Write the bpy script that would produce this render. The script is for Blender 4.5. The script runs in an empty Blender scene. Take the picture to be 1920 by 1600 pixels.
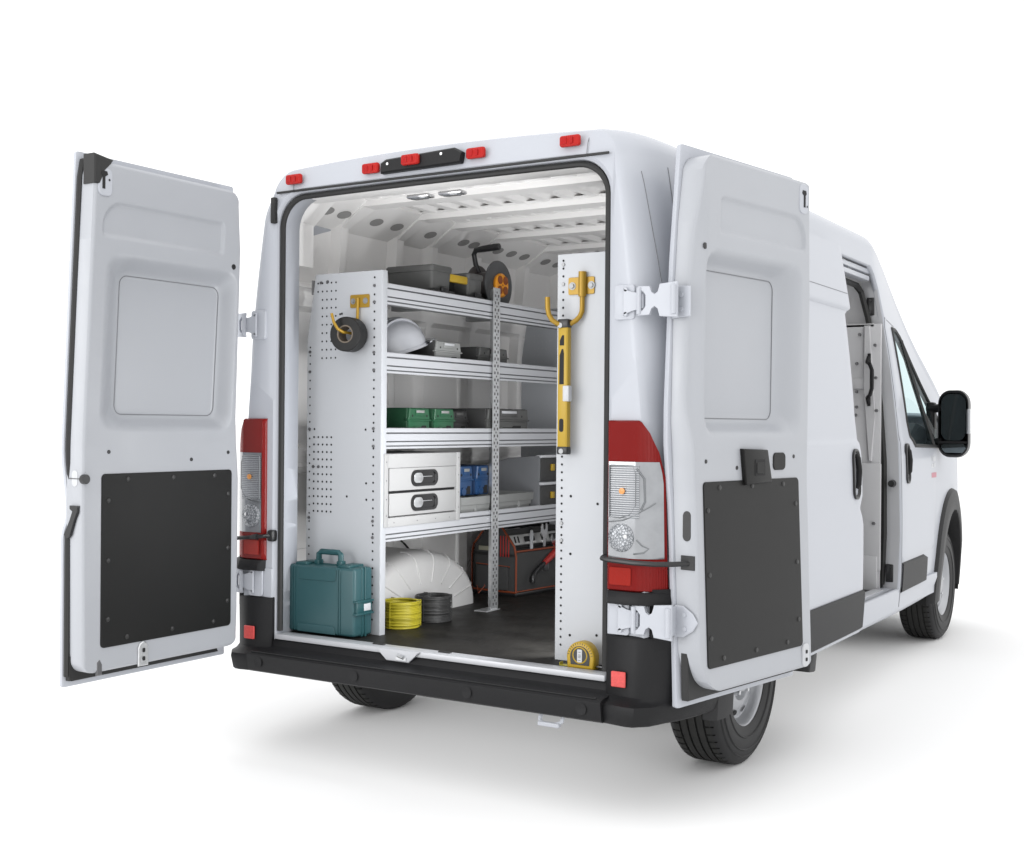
import bpy, bmesh, math, random
from mathutils import Vector, Matrix

random.seed(7)
PI = math.pi
S = bpy.context.scene
COL = S.collection

# ------------------------------------------------------------------ camera
YAW, PITCH, ROLL = 0.5512, -0.0009, 0.0079
F = Vector((-math.sin(YAW)*math.cos(PITCH), math.cos(YAW)*math.cos(PITCH), math.sin(PITCH)))
R0 = Vector((math.cos(YAW), math.sin(YAW), 0.0))
U0 = R0.cross(F)
R1 = R0*math.cos(ROLL) + U0*math.sin(ROLL)
U1 = R1.cross(F)
cam_d = bpy.data.cameras.new("camera")
cam = bpy.data.objects.new("camera", cam_d)
COL.objects.link(cam)
cam.matrix_world = Matrix(((R1.x, U1.x, -F.x, 2.8068), (R1.y, U1.y, -F.y, -3.9662), (R1.z, U1.z, -F.z, 1.3831), (0, 0, 0, 1)))
cam_d.sensor_width = 36.0
cam_d.lens = 43.22
cam_d.clip_start = 0.05
cam_d.clip_end = 2000.0
S.camera = cam

# ------------------------------------------------------------------ world + studio lamps + added fill lamps
W_ = bpy.data.worlds.new("World")
S.world = W_
W_.use_nodes = True
bg = W_.node_tree.nodes["Background"]
bg.inputs[0].default_value = (1.0, 1.0, 1.0, 1.0)
bg.inputs[1].default_value = 1.35

def area(name, loc, target, sx, sy, power, col=(1, 1, 1)):
    d = bpy.data.lights.new(name, 'AREA')
    d.shape = 'RECTANGLE'; d.size = sx; d.size_y = sy; d.energy = power; d.color = col
    o = bpy.data.objects.new(name, d); COL.objects.link(o)
    o.location = loc
    o.rotation_euler = (Vector(target) - Vector(loc)).to_track_quat('-Z', 'Y').to_euler()
    if name == 'end_panel_fill':
        d.size, d.size_y = sy, sx
    return o
ov = area("softbox_overhead", (0.4, 1.0, 8.0), (0.4, 1.6, 0.0), 14, 14, 200)
area("softbox_behind", (-2.6, -7.5, 2.2), (0.0, 0.3, 1.3), 4.5, 3.2, 235)
area("header_fill", (0.0, 0.21, 2.352), (0.0, 1.6, 1.3), 1.25, 0.045, 0.4, (1.0, 1.0, 1.0))  # added unseen fill at the header, brightens the cargo space
area("end_panel_fill", (0.474, 0.215, 1.12), (-0.6, 0.85, 1.12), 1.15, 0.03, 17, (0.98, 0.99, 1.0))  # added fill hidden behind the right end panel, lights the left shelves

area("shelf_top_fill", (0.66, 1.2, 2.05), (0.1, 1.3, 3.0), 0.28, 1.5, 1.4, (1.0, 1.0, 1.0))  # unseen lamp added above the right shelves to brighten the ceiling
area("underbody_fill", (0.0, 2.65, 0.325), (0.0, 2.65, 0.0), 2.0, 2.3, 6.5)  # added under the chassis only to lighten the ground shadow
area("underbody_fill", (0.0, 0.55, 0.315), (0.0, 0.55, 0.0), 1.55, 1.3, 3.0)  # second added fill, pales the shadow under the rear

vs = S.view_settings
vs.view_transform = 'Standard'; vs.look = 'None'; vs.exposure = 0.0; vs.gamma = 1.0
vs.use_curve_mapping = False
S.cycles.max_bounces = 14
S.cycles.diffuse_bounces = 10

# ------------------------------------------------------------------ materials
def mat(name, col, rough=0.5, metal=0.0, coat=0.0, noise=0.0, nscale=40.0, bump=0.0, bscale=200.0, spec=0.5, rvar=0.0):
    m = bpy.data.materials.new(name); m.use_nodes = True
    nt = m.node_tree; b = nt.nodes["Principled BSDF"]
    b.inputs["Base Color"].default_value = (*col, 1)
    b.inputs["Roughness"].default_value = rough
    b.inputs["Metallic"].default_value = metal
    b.inputs["Coat Weight"].default_value = coat
    b.inputs["Coat Roughness"].default_value = 0.08
    b.inputs["Specular IOR Level"].default_value = spec
    if noise or bump or rvar:
        tc = nt.nodes.new("ShaderNodeTexCoord")
    if noise or rvar:
        n = nt.nodes.new("ShaderNodeTexNoise"); n.inputs["Scale"].default_value = nscale; n.inputs["Detail"].default_value = 5
        nt.links.new(tc.outputs["Object"], n.inputs["Vector"])
        if noise:
            r = nt.nodes.new("ShaderNodeMapRange")
            r.inputs[1].default_value = 0.25; r.inputs[2].default_value = 0.75
            r.inputs[3].default_value = 1 - noise; r.inputs[4].default_value = 1 + noise
            mx = nt.nodes.new("ShaderNodeVectorMath"); mx.operation = 'SCALE'
            mx.inputs[0].default_value = col
            nt.links.new(n.outputs["Fac"], r.inputs[0]); nt.links.new(r.outputs[0], mx.inputs["Scale"])
            nt.links.new(mx.outputs[0], b.inputs["Base Color"])
        if rvar:
            r2 = nt.nodes.new("ShaderNodeMapRange")
            r2.inputs[1].default_value = 0.3; r2.inputs[2].default_value = 0.7
            r2.inputs[3].default_value = rough - rvar; r2.inputs[4].default_value = rough + rvar
            nt.links.new(n.outputs["Fac"], r2.inputs[0]); nt.links.new(r2.outputs[0], b.inputs["Roughness"])
    if bump:
        n2 = nt.nodes.new("ShaderNodeTexNoise"); n2.inputs["Scale"].default_value = bscale; n2.inputs["Detail"].default_value = 3
        bp = nt.nodes.new("ShaderNodeBump"); bp.inputs["Strength"].default_value = bump; bp.inputs["Distance"].default_value = 0.002
        nt.links.new(tc.outputs["Object"], n2.inputs["Vector"]); nt.links.new(n2.outputs["Fac"], bp.inputs["Height"])
        nt.links.new(bp.outputs[0], b.inputs["Normal"])
    return m

def lens_mat(name, col, scale, kind, rough=0.12, metal=0.0):
    m = mat(name, col, max(rough, .22), metal, coat=0.0 if col[0] > col[1]*3 else 0.35, spec=.12 if col[0] > col[1]*3 else .3)
    nt = m.node_tree; b = nt.nodes["Principled BSDF"]
    tc = nt.nodes.new("ShaderNodeTexCoord")
    if kind == 'wave':
        t = nt.nodes.new("ShaderNodeTexWave"); t.bands_direction = 'Z'; t.inputs["Scale"].default_value = scale
    elif kind == 'wavex':
        t = nt.nodes.new("ShaderNodeTexWave"); t.bands_direction = 'X'; t.inputs["Scale"].default_value = scale
    else:
        t = nt.nodes.new("ShaderNodeTexVoronoi"); t.inputs["Scale"].default_value = scale
    nt.links.new(tc.outputs["Object"], t.inputs["Vector"])
    bp = nt.nodes.new("ShaderNodeBump"); bp.inputs["Strength"].default_value = 0.5; bp.inputs["Distance"].default_value = 0.004
    nt.links.new(t.outputs[0], bp.inputs["Height"]); nt.links.new(bp.outputs[0], b.inputs["Normal"])
    return m

def glass_mat(name, col, rough=0.02, alpha=0.35):
    m = bpy.data.materials.new(name); m.use_nodes = True
    nt = m.node_tree; b = nt.nodes["Principled BSDF"]
    b.inputs["Base Color"].default_value = (*col, 1); b.inputs["Roughness"].default_value = rough
    tr = nt.nodes.new("ShaderNodeBsdfTransparent"); tr.inputs[0].default_value = (0.84, 0.93, 0.94, 1)
    mx = nt.nodes.new("ShaderNodeMixShader"); mx.inputs[0].default_value = alpha
    out = nt.nodes["Material Output"]
    nt.links.new(tr.outputs[0], mx.inputs[1]); nt.links.new(b.outputs[0], mx.inputs[2])
    nt.links.new(mx.outputs[0], out.inputs[0])
    return m

PAINT = mat("white_paint", (0.435, 0.452, 0.492), 0.40, coat=0.15, spec=.3)
INNER = mat("white_inner_paint", (0.372, 0.385, 0.412), 0.38, rvar=0.06, nscale=6)
CARGO = mat("cargo_primer", (0.83, 0.82, 0.81), 0.42, rvar=0.08, nscale=5)
BLACK = mat("black_plastic", (0.011, 0.011, 0.012), 0.5, spec=.22, bump=0.25, bscale=500)
BLACKS = mat("black_smooth", (0.014, 0.014, 0.015), 0.35)
RUBBER = mat("rubber_seal", (0.016, 0.016, 0.016), 0.6)
TSCREW = mat("trim_screw_dark", (0.035, 0.035, 0.035), 0.4, metal=.3)
TRIM = mat("trim_board", (0.007, 0.007, 0.0068), 0.45, spec=.27, noise=0.15, nscale=3, bump=0.2, bscale=700)
SIPE = mat("tread_sipe", (0.002, 0.002, 0.002), 0.9, spec=.1)
TYRE = mat("tyre_rubber", (0.020, 0.020, 0.019), 0.7, spec=.3, noise=0.2, nscale=20, bump=0.2, bscale=300)
TYREW = mat("tyre_wall", (0.014, 0.014, 0.015), 0.55, spec=.35, noise=0.1, nscale=20)
RIM = mat("rim_steel", (0.42, 0.43, 0.45), 0.38, metal=0.55)
ALU = mat("aluminium", (0.50, 0.51, 0.535), 0.36, metal=0.12, rvar=0.05, nscale=14)
GROOVE = mat("groove_shadow", (0.16, 0.165, 0.175), 0.5, metal=0.3)
SHELFU = mat("shelf_galvanised", (0.36, 0.365, 0.37), 0.42, metal=0.6, noise=0.1, nscale=9)
STEEL = mat("galvanised_steel", (0.66, 0.67, 0.68), 0.34, metal=0.85, noise=0.12, nscale=60)
PANEL = mat("grey_powdercoat", (0.47, 0.485, 0.51), 0.45, rvar=0.06, nscale=4, bump=0.1, bscale=600)
HOLE = mat("hole_dark", (0.012, 0.012, 0.013), 0.8)
FLOORM = mat("rubber_floor", (0.012, 0.0112, 0.0098), 0.55, noise=0.45, nscale=7, rvar=.1, spec=.3, bump=0.35, bscale=160)
SCREW = mat("screw_dark", (0.14, 0.14, 0.145), 0.42, metal=0.6)
CHROME = mat("bright_metal", (0.75, 0.75, 0.76), 0.2, metal=1.0)
RED = lens_mat("red_lens", (0.19, 0.010, 0.009), 75, 'wavex', 0.2)
REDB = lens_mat("red_marker_lens", (0.42, 0.020, 0.017), 40, 'wavex', 0.15)
REFL = mat("red_reflector", (0.58, 0.065, 0.06), 0.3, noise=0.15, nscale=120)
def facet_mat(name, kind, scale, light, dark, metal=0.5, rough=0.14):
    m = lens_mat(name, light, scale, 'wave' if kind == 'wave' else 'vor', rough, metal)
    nt = m.node_tree; b = nt.nodes["Principled BSDF"]
    tc = nt.nodes.new("ShaderNodeTexCoord")
    if kind == 'wave':
        t = nt.nodes.new("ShaderNodeTexWave"); t.bands_direction = 'Z'; t.inputs["Scale"].default_value = scale
        t2 = nt.nodes.new("ShaderNodeTexWave"); t2.bands_direction = 'X'; t2.inputs["Scale"].default_value = scale*.55
        nt.links.new(tc.outputs["Object"], t2.inputs["Vector"])
        mn = nt.nodes.new("ShaderNodeMath"); mn.operation = 'MINIMUM'
        nt.links.new(tc.outputs["Object"], t.inputs["Vector"])
        nt.links.new(t.outputs["Fac"], mn.inputs[0])
        ad = nt.nodes.new("ShaderNodeMath"); ad.operation = 'ADD'; ad.inputs[1].default_value = .45
        nt.links.new(t2.outputs["Fac"], ad.inputs[0]); nt.links.new(ad.outputs[0], mn.inputs[1])
        src = mn.outputs[0]; lo, hi = .08, .55
    else:
        t = nt.nodes.new("ShaderNodeTexVoronoi"); t.feature = 'DISTANCE_TO_EDGE'; t.inputs["Scale"].default_value = scale
        nt.links.new(tc.outputs["Object"], t.inputs["Vector"])
        src = t.outputs[0]; lo, hi = .0, .16
    cr = nt.nodes.new("ShaderNodeValToRGB")
    cr.color_ramp.elements[0].position = lo; cr.color_ramp.elements[0].color = (*dark, 1)
    cr.color_ramp.elements[1].position = hi; cr.color_ramp.elements[1].color = (*light, 1)
    nt.links.new(src, cr.inputs[0]); nt.links.new(cr.outputs[0], b.inputs["Base Color"])
    return m
CLEARW = facet_mat("clear_lens_ribbed", 'wave', 40, (.40, .41, .43), (.11, .12, .13))
CLEARV = facet_mat("clear_lens_faceted", 'vor', 95, (.34, .35, .37), (.07, .08, .09), .3, .3)
CLEARP = mat("clear_lens_plain", (0.29, 0.30, 0.315), 0.12, metal=0.5, coat=1.0, noise=.10, nscale=22)
AMBER = mat("amber_bulb", (0.65, 0.28, 0.08), 0.3)
TEAL = mat("teal_plastic", (0.024, 0.080, 0.090), 0.42, bump=0.1, bscale=300)
TEALD = mat("teal_dark", (0.014, 0.07, 0.078), 0.45)
GREEN = mat("green_plastic", (0.018, 0.085, 0.040), 0.4)
GREEND = mat("green_dark", (0.008, 0.045, 0.020), 0.45)
BLUE = mat("blue_plastic", (0.016, 0.055, 0.145), 0.4)
BLUED = mat("blue_dark", (0.010, 0.028, 0.075), 0.45)
GREYT = mat("dark_grey_plastic", (0.075, 0.076, 0.074), 0.45, bump=0.1, bscale=300)
GREYM = mat("mid_grey_plastic", (0.24, 0.245, 0.24), 0.5)
GREYL = mat("light_grey_plastic", (0.50, 0.51, 0.53), 0.45)
GREYD = mat("charcoal_plastic", (0.030, 0.030, 0.030), 0.5)
YEL = mat("yellow_paint", (0.42, 0.27, 0.012), 0.4)
YELW = mat("yellow_wire", (0.36, 0.31, 0.018), 0.45)
OCHRE = mat("ochre_hook", (0.36, 0.215, 0.020), 0.38, metal=0.25)
ORANGE = mat("orange_plastic", (0.70, 0.27, 0.012), 0.35)
ORTRIM = mat("orange_piping", (0.25, 0.052, 0.018), 0.6)
CLOTH = mat("bag_canvas", (0.050, 0.050, 0.050), 0.85, bump=0.5, bscale=900)
REDH = mat("red_grip", (0.42, 0.035, 0.030), 0.45)
HAT = mat("hard_hat_white", (0.44, 0.45, 0.48), 0.3, coat=0.4)
TAPE = mat("black_tape", (0.012, 0.012, 0.012), 0.5, spec=.3)
CARD = mat("tape_core", (0.16, 0.13, 0.10), 0.7)
DRAWER = mat("drawer_paint", (0.40, 0.40, 0.40), 0.45)
REEL = mat("reel_disc_grey", (0.065, 0.067, 0.070), 0.45)
GLASS = glass_mat("window_glass", (0.05, 0.07, 0.075), 0.03, 0.14)
MIRG = mat("mirror_glass", (0.17, 0.20, 0.21), 0.05, metal=0.9)
EMBG = mat("emblem_grey", (0.50, 0.51, 0.53), 0.4)
EMBR = mat("emblem_red", (0.45, 0.16, 0.20), 0.4)
SEAT = mat("seat_cloth", (0.05, 0.05, 0.055), 0.8)

# ------------------------------------------------------------------ mesh builder
class MB:
    def __init__(self):
        self.bm = bmesh.new(); self.M = Matrix.Identity(4); self.mi = 0
    def v(self, p):
        return self.bm.verts.new(self.M @ Vector(p))
    def f(self, vs, mi=None):
        try:
            fc = self.bm.faces.new(vs)
            fc.material_index = self.mi if mi is None else mi
            return fc
        except ValueError:
            return None
    def box(self, c, s, bev=0.0, seg=2, rot=None):
        x, y, z = s[0]/2, s[1]/2, s[2]/2
        T = Matrix.Translation(c) @ (rot.to_4x4() if rot is not None else Matrix.Identity(4))
        vv = [self.v(T @ Vector((a*x, b*y, d*z))) for a in (-1, 1) for b in (-1, 1) for d in (-1, 1)]
        fs = [self.f([vv[i] for i in q]) for q in ((0, 1, 3, 2), (4, 6, 7, 5), (0, 4, 5, 1), (2, 3, 7, 6), (0, 2, 6, 4), (1, 5, 7, 3))]
        if bev > 0:
            es = list({e for q in fs for e in q.edges})
            r = bmesh.ops.bevel(self.bm, geom=es, offset=bev, segments=seg, affect='EDGES', profile=0.5, clamp_overlap=True)
            for q in r['faces']: q.material_index = self.mi
    def bx(self, x0, x1, y0, y1, z0, z1, bev=0.0, seg=2):
        self.box(((x0+x1)/2, (y0+y1)/2, (z0+z1)/2), (abs(x1-x0), abs(y1-y0), abs(z1-z0)), bev, seg)
    def loft(self, rings, close=True, cap0=False, cap1=False):
        V = [[self.v(p) for p in r] for r in rings]
        n = len(V[0])
        for a, b in zip(V, V[1:]):
            for i in range(n if close else n-1):
                j = (i+1) % n
                self.f([a[i], a[j], b[j], b[i]])
        if cap0: self.f(list(reversed(V[0])))
        if cap1: self.f(V[-1])
        return V
    def cyl(self, p0, p1, r0, r1=None, n=16, cap=True):
        p0, p1 = Vector(p0), Vector(p1); r1 = r0 if r1 is None else r1
        d = (p1-p0).normalized(); a = d.orthogonal().normalized(); b = d.cross(a)
        ring = lambda p, r: [p + (a*math.cos(2*PI*i/n) + b*math.sin(2*PI*i/n))*r for i in range(n)]
        self.loft([ring(p0, r0), ring(p1, r1)], True, cap, cap)
    def tube(self, pts, r, n=8, closed=False, cap=True):
        pts = [Vector(p) for p in pts]; N = len(pts)
        rings = []; prev = None
        for i, p in enumerate(pts):
            if closed: t = (pts[(i+1) % N]-pts[i-1])
            else: t = pts[min(i+1, N-1)]-pts[max(i-1, 0)]
            t.normalize()
            a = t.orthogonal().normalized() if prev is None else (prev - t*prev.dot(t)).normalized()
            prev = a; b = t.cross(a)
            rr = r[i] if isinstance(r, (list, tuple)) else r
            rings.append([p + (a*math.cos(2*PI*k/n)+b*math.sin(2*PI*k/n))*rr for k in range(n)])
        if closed:
            # align the seam with the best rotation
            rings.append(rings[0])
            self.loft(rings, True)
        else:
            self.loft(rings, True, cap, cap)
    def lathe(self, prof, c, axis, n=32, close=False):
        c = Vector(c); d = Vector(axis).normalized(); a = d.orthogonal().normalized(); b = d.cross(a)
        rings = [[c + d*h + (a*math.cos(2*PI*i/n)+b*math.sin(2*PI*i/n))*max(r, 1e-4) for i in range(n)] for r, h in prof]
        if close: rings.append(rings[0])
        return self.loft(rings, True)
    def prism(self, poly, o, ax, ay, d, bev=0.0, seg=1):
        o, ax, ay, d = Vector(o), Vector(ax), Vector(ay), Vector(d)
        A = [self.v(o + ax*p[0] + ay*p[1]) for p in poly]
        B = [self.v(o + ax*p[0] + ay*p[1] + d) for p in poly]
        n = len(poly); fs = [self.f(A), self.f(list(reversed(B)))]
        for i in range(n):
            j = (i+1) % n
            fs.append(self.f([A[i], B[i], B[j], A[j]]))
        if bev > 0:
            es = list({e for q in fs[:2] for e in q.edges})
            r = bmesh.ops.bevel(self.bm, geom=es, offset=bev, segments=seg, affect='EDGES', profile=0.5, clamp_overlap=True)
            for q in r['faces']: q.material_index = self.mi
    def disc(self, c, nrm, r, n=8):
        c = Vector(c); d = Vector(nrm).normalized(); a = d.orthogonal().normalized(); b = d.cross(a)
        self.f([self.v(c + (a*math.cos(2*PI*i/n)+b*math.sin(2*PI*i/n))*r) for i in range(n)])
    def islands(self):
        self.bm.verts.index_update(); self.bm.verts.ensure_lookup_table()
        seen = set(); out = []
        for v in self.bm.verts:
            if v in seen: continue
            st = [v]; seen.add(v); comp = []
            while st:
                a = st.pop(); comp.append(a)
                for e in a.link_edges:
                    o = e.other_vert(a)
                    if o not in seen: seen.add(o); st.append(o)
            out.append(comp)
        if len(out) < 2: return [out[0]] if out else []
        bb = []
        for c in out:
            xs = [v.co.x for v in c]; ys = [v.co.y for v in c]; zs = [v.co.z for v in c]
            bb.append((min(xs)-.0015, max(xs)+.0015, min(ys)-.0015, max(ys)+.0015, min(zs)-.0015, max(zs)+.0015))
        par = list(range(len(out)))
        def find(i):
            while par[i] != i: par[i] = par[par[i]]; i = par[i]
            return i
        order = sorted(range(len(out)), key=lambda i: -((bb[i][1]-bb[i][0])*(bb[i][3]-bb[i][2])*(bb[i][5]-bb[i][4])))
        for ii, i in enumerate(order):
            for j in order[ii+1:]:
                a, b = bb[i], bb[j]
                if a[0] <= b[1] and b[0] <= a[1] and a[2] <= b[3] and b[2] <= a[3] and a[4] <= b[5] and b[4] <= a[5]:
                    ri, rj = find(i), find(j)
                    if ri != rj: par[rj] = ri
        g = {}
        for i in order: g.setdefault(find(i), []).extend(out[i])
        return list(g.values())
    def build(self, name, mats, parent=None, origin=(0, 0, 0), recalc=True, smooth=35, label=None, split=True):
        bmesh.ops.delete(self.bm, geom=[v for v in self.bm.verts if not v.link_faces], context='VERTS')
        if recalc: bmesh.ops.recalc_face_normals(self.bm, faces=self.bm.faces[:])
        o0 = Vector(origin)
        if o0.length > 0: bmesh.ops.translate(self.bm, verts=self.bm.verts[:], vec=-o0)
        groups = self.islands() if split else [None]
        first = None
        for gi, grp in enumerate(groups):
            if len(groups) == 1:
                src = self.bm
            else:
                src = bmesh.new(); vm = {v: src.verts.new(v.co) for v in grp}
                done = set()
                for v in grp:
                    for f in v.link_faces:
                        if f not in done:
                            done.add(f)
                            nf = src.faces.new([vm[q] for q in f.verts]); nf.material_index = f.material_index
            me = bpy.data.meshes.new(name)
            src.to_mesh(me)
            if src is not self.bm: src.free()
            for m in (mats if isinstance(mats, (list, tuple)) else [mats]): me.materials.append(m)
            if smooth:
                for p in me.polygons: p.use_smooth = True
                me.set_sharp_from_angle(angle=math.radians(smooth))
            o = bpy.data.objects.new(name, me); COL.objects.link(o)
            if parent is not None: o.parent = parent
            if label: o["label"] = label
            if first is None: first = o
        self.bm.free()
        return first

def thing(name, label, cat, loc=(0, 0, 0), rz=0.0, group=None):
    o = bpy.data.objects.new(name, None); COL.objects.link(o)
    o.empty_display_size = 0.1
    o.location = loc; o.rotation_euler = (0, 0, rz)
    o["label"] = label; o["category"] = cat
    if group: o["group"] = group
    return o

def tag(o, label, cat, group=None):
    o["label"] = label; o["category"] = cat
    if group: o["group"] = group
    return o

def dup(root, loc, label, rz=None):
    r = root.copy(); COL.objects.link(r); r.location = loc; r["label"] = label
    if rz is not None: r.rotation_euler = (0, 0, rz)
    for ch in list(root.children):
        c = ch.copy(); COL.objects.link(c); c.parent = r
        for g in list(ch.children):
            d = g.copy(); COL.objects.link(d); d.parent = c
    return r

def dup_part(o, loc, parent, rot=None):
    c = o.copy(); COL.objects.link(c); c.parent = parent; c.location = loc
    if rot is not None: c.rotation_euler = rot
    for ch in list(o.children):
        d = ch.copy(); COL.objects.link(d); d.parent = c
    return c

def lerp(a, b, t): return a + (b-a)*t
def clamp(x, a=0.0, b=1.0): return max(a, min(b, x))
def sst(a, b, x):
    t = clamp((x-a)/(b-a)); return t*t*(3-2*t)
def interp(x, xs, ys):
    if x <= xs[0]: return ys[0]
    for i in range(1, len(xs)):
        if x <= xs[i]: return lerp(ys[i-1], ys[i], (x-xs[i-1])/(xs[i]-xs[i-1]))
    return ys[-1]
def pchip(xs, ys):
    n = len(xs); h = [xs[i+1]-xs[i] for i in range(n-1)]; d = [(ys[i+1]-ys[i])/h[i] for i in range(n-1)]
    m = [d[0]] + [0.0 if d[i-1]*d[i] <= 0 else 2*d[i-1]*d[i]/(d[i-1]+d[i]) for i in range(1, n-1)] + [d[-1]]
    def f(x):
        if x <= xs[0]: return ys[0]
        if x >= xs[-1]: return ys[-1]
        i = 0
        while x > xs[i+1]: i += 1
        t = (x-xs[i])/h[i]; t2 = t*t; t3 = t2*t
        return (2*t3-3*t2+1)*ys[i] + (t3-2*t2+t)*h[i]*m[i] + (-2*t3+3*t2)*ys[i+1] + (t3-t2)*h[i]*m[i+1]
    return f
def sdrr(x, y, x0, x1, y0, y1, r):
    cx, cy = (x0+x1)/2, (y0+y1)/2
    qx, qy = abs(x-cx)-(x1-x0)/2+r, abs(y-cy)-(y1-y0)/2+r
    return math.hypot(max(qx, 0), max(qy, 0)) + min(max(qx, qy), 0) - r
def rrect(x0, x1, y0, y1, r, n=5):
    out = []
    for cx, cy, a0 in ((x1-r, y1-r, 0), (x0+r, y1-r, PI/2), (x0+r, y0+r, PI), (x1-r, y0+r, 1.5*PI)):
        for i in range(n+1):
            a = a0 + PI/2*i/n
            out.append((cx+r*math.cos(a), cy+r*math.sin(a)))
    return out
def mesh_from(bm_src, faces):
    nb = bmesh.new(); vm = {}
    for f in faces:
        vs = []
        for v in f.verts:
            if v not in vm: vm[v] = nb.verts.new(v.co)
            vs.append(vm[v])
        nb.faces.new(vs)
    return nb
def punch(bm, poly, flt, axes=(1, 2)):
    """cut a convex hole through the faces that pass flt; returns a bmesh of the removed patch"""
    a, b = axes; n = len(poly)
    cx = sum(p[0] for p in poly)/n; cy = sum(p[1] for p in poly)/n
    R = max(math.hypot(p[0]-cx, p[1]-cy) for p in poly) + 0.35
    near = lambda f: flt(f.calc_center_median()) and math.hypot(f.calc_center_median()[a]-cx, f.calc_center_median()[b]-cy) < R + 0.3
    for i in range(n):
        p, q = poly[i], poly[(i+1) % n]
        nx, ny = (q[1]-p[1]), -(q[0]-p[0])
        co = Vector((0, 0, 0)); no = Vector((0, 0, 0))
        co[a], co[b] = p; no[a], no[b] = nx, ny
        fs = [f for f in bm.faces if near(f)]
        geom = fs + list({e for f in fs for e in f.edges}) + list({v for f in fs for v in f.verts})
        bmesh.ops.bisect_plane(bm, geom=geom, dist=1e-5, plane_co=co, plane_no=no.normalized())
    def inside(c):
        s = None
        for i in range(n):
            p, q = poly[i], poly[(i+1) % n]
            cr = (q[0]-p[0])*(c[b]-p[1]) - (q[1]-p[1])*(c[a]-p[0])
            if abs(cr) < 1e-9: continue
            if s is None: s = cr > 0
            elif (cr > 0) != s: return False
        return True
    kill = [f for f in bm.faces if flt(f.calc_center_median()) and inside(f.calc_center_median())]
    patch = mesh_from(bm, kill)
    bmesh.ops.delete(bm, geom=kill, context='FACES')
    return patch

# ------------------------------------------------------------------ ground
g = MB()
ring = lambda r: [(r*math.cos(2*PI*i/64)+0.5, r*math.sin(2*PI*i/64)+2.0, 0) for i in range(64)]
g.loft([ring(0.5), ring(3), ring(8), ring(20), ring(60), ring(200), ring(900)], True, True)
GROUND = mat("studio_floor_white", (0.905, 0.905, 0.905), 0.95, spec=0.0)
go = g.build("ground", GROUND, recalc=True)
go["kind"] = "structure"; go["label"] = "seamless white studio floor under the van"; go["category"] = "ground"

# =================================================================== THE VAN
van = thing("cargo_van", "white high roof cargo van with both rear doors and its side door open", "van")
FLOOR_Z = 0.485

Wd = pchip([.30, .64, .79, 1.13, 1.30, 1.39, 1.56, 1.70, 1.84, 1.96, 2.07, 2.25, 2.42],
           [1.066, 1.088, 1.089, 1.084, 1.076, 1.068, 1.049, 1.030, 1.009, .989, .969, .936, .905])
def relief(y, z):
    """raised band above the upper moulding and the waist crease, fading out at the rear corner"""
    return sst(.30, .45, y)*((.010*sst(1.962, 1.976, z)) + .007*sst(1.330, 1.312, z)) if y < 2.95 else .007*sst(1.330, 1.312, z)
def plan_s(y):
    return interp(y, [2.9, 3.4, 4.0, 4.5, 4.9, 5.2, 5.36, 5.43], [1, .988, .965, .945, .90, .82, .72, .60])
def roof_z(y):
    return interp(y, [2.9, 3.15, 3.45, 3.67, 3.88, 4.29, 4.68, 4.86, 5.02, 5.2, 5.35, 5.43],
                     [2.468, 2.46, 2.405, 2.315, 2.18, 1.86, 1.555, 1.43, 1.37, 1.26, 1.06, .80])
NS, NR, NT = 110, 9, 7
def outline(xf, ztop, rx, zc, z0, crown=0.02):
    """half profile points from the sill up the side, round the corner, to the roof centre"""
    out = [(xf(lerp(z0, zc, i/(NS-1))), lerp(z0, zc, i/(NS-1))) for i in range(NS)]
    xc = xf(zc)
    for i in range(1, NR+1):
        a = PI/2*i/NR
        out.append((xc - rx + rx*math.cos(a), zc + (ztop-zc)*math.sin(a)))
    x1 = xc - rx
    for i in range(1, NT+1):
        t = i/NT
        out.append((x1*(1-t), ztop + crown*(1-(1-t)**2)))
    return out
def ring3(half, y):
    yf = y if callable(y) else (lambda z: y)
    r = [(x, yf(z), z) for x, z in half]
    return r + [(-x, yf(z), z) for x, z in reversed(half[:-1])]

kf = lambda z: lerp(1.0, .64, sst(1.2, 2.4, z))
rings = []
Z0 = .37
# opening lip -> rear face -> rounded corner -> body side
op = lambda d: outline(lambda z: .785+d, 2.350+d, .13+d, 2.22, Z0, .003)
rings.append(ring3(op(0), .10)); rings.append(ring3(op(0), .0)); rings.append(ring3(op(.006), -.022)); rings.append(ring3(op(.022), -.034))
CK_S = ((.148, -.050), (.139, -.052), (.130, -.044), (.118, -.022), (.105, .01), (.085, .055), (.055, .11), (.028, .17), (.010, .24), (0, .32))
CK_R = ((.165, -.050), (.150, -.051), (.134, -.047), (.116, -.036), (.094, -.012), (.069, .026), (.042, .080), (.020, .145), (.007, .22), (0, .32))
CK_Z = ((.012, -.014), (.006, -.004), (.002, .012), (.001, .03), (0, .05), (0, .075), (0, .12), (0, .18), (0, .25), (0, .32))
ub = lambda z: sst(1.40, 1.75, z)
def ck(i, z):
    b_ = ub(z)
    return lerp(CK_S[i][0], CK_R[i][0], b_)*kf(z), lerp(lerp(CK_S[i][1], CK_R[i][1], b_), CK_Z[i][1], sst(2.25, 2.46, z))
for ci in range(10):
    half = outline(lambda z, ci=ci: Wd(z)-ck(ci, z)[0], 2.468-CK_Z[ci][0], .105, 2.372, Z0, .02)
    rings.append(ring3(half, lambda z, ci=ci: ck(ci, z)[1]))
ys = [.55, .8, 1.1, 1.45, 1.8, 2.2, 2.6, 2.9, 3.02, 3.15, 3.3, 3.45, 3.56, 3.67, 3.78, 3.88, 4.0, 4.15, 4.29, 4.42, 4.55, 4.68, 4.78, 4.86, 4.94, 5.02, 5.1, 5.2, 5.28, 5.35, 5.40, 5.43]
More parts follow.
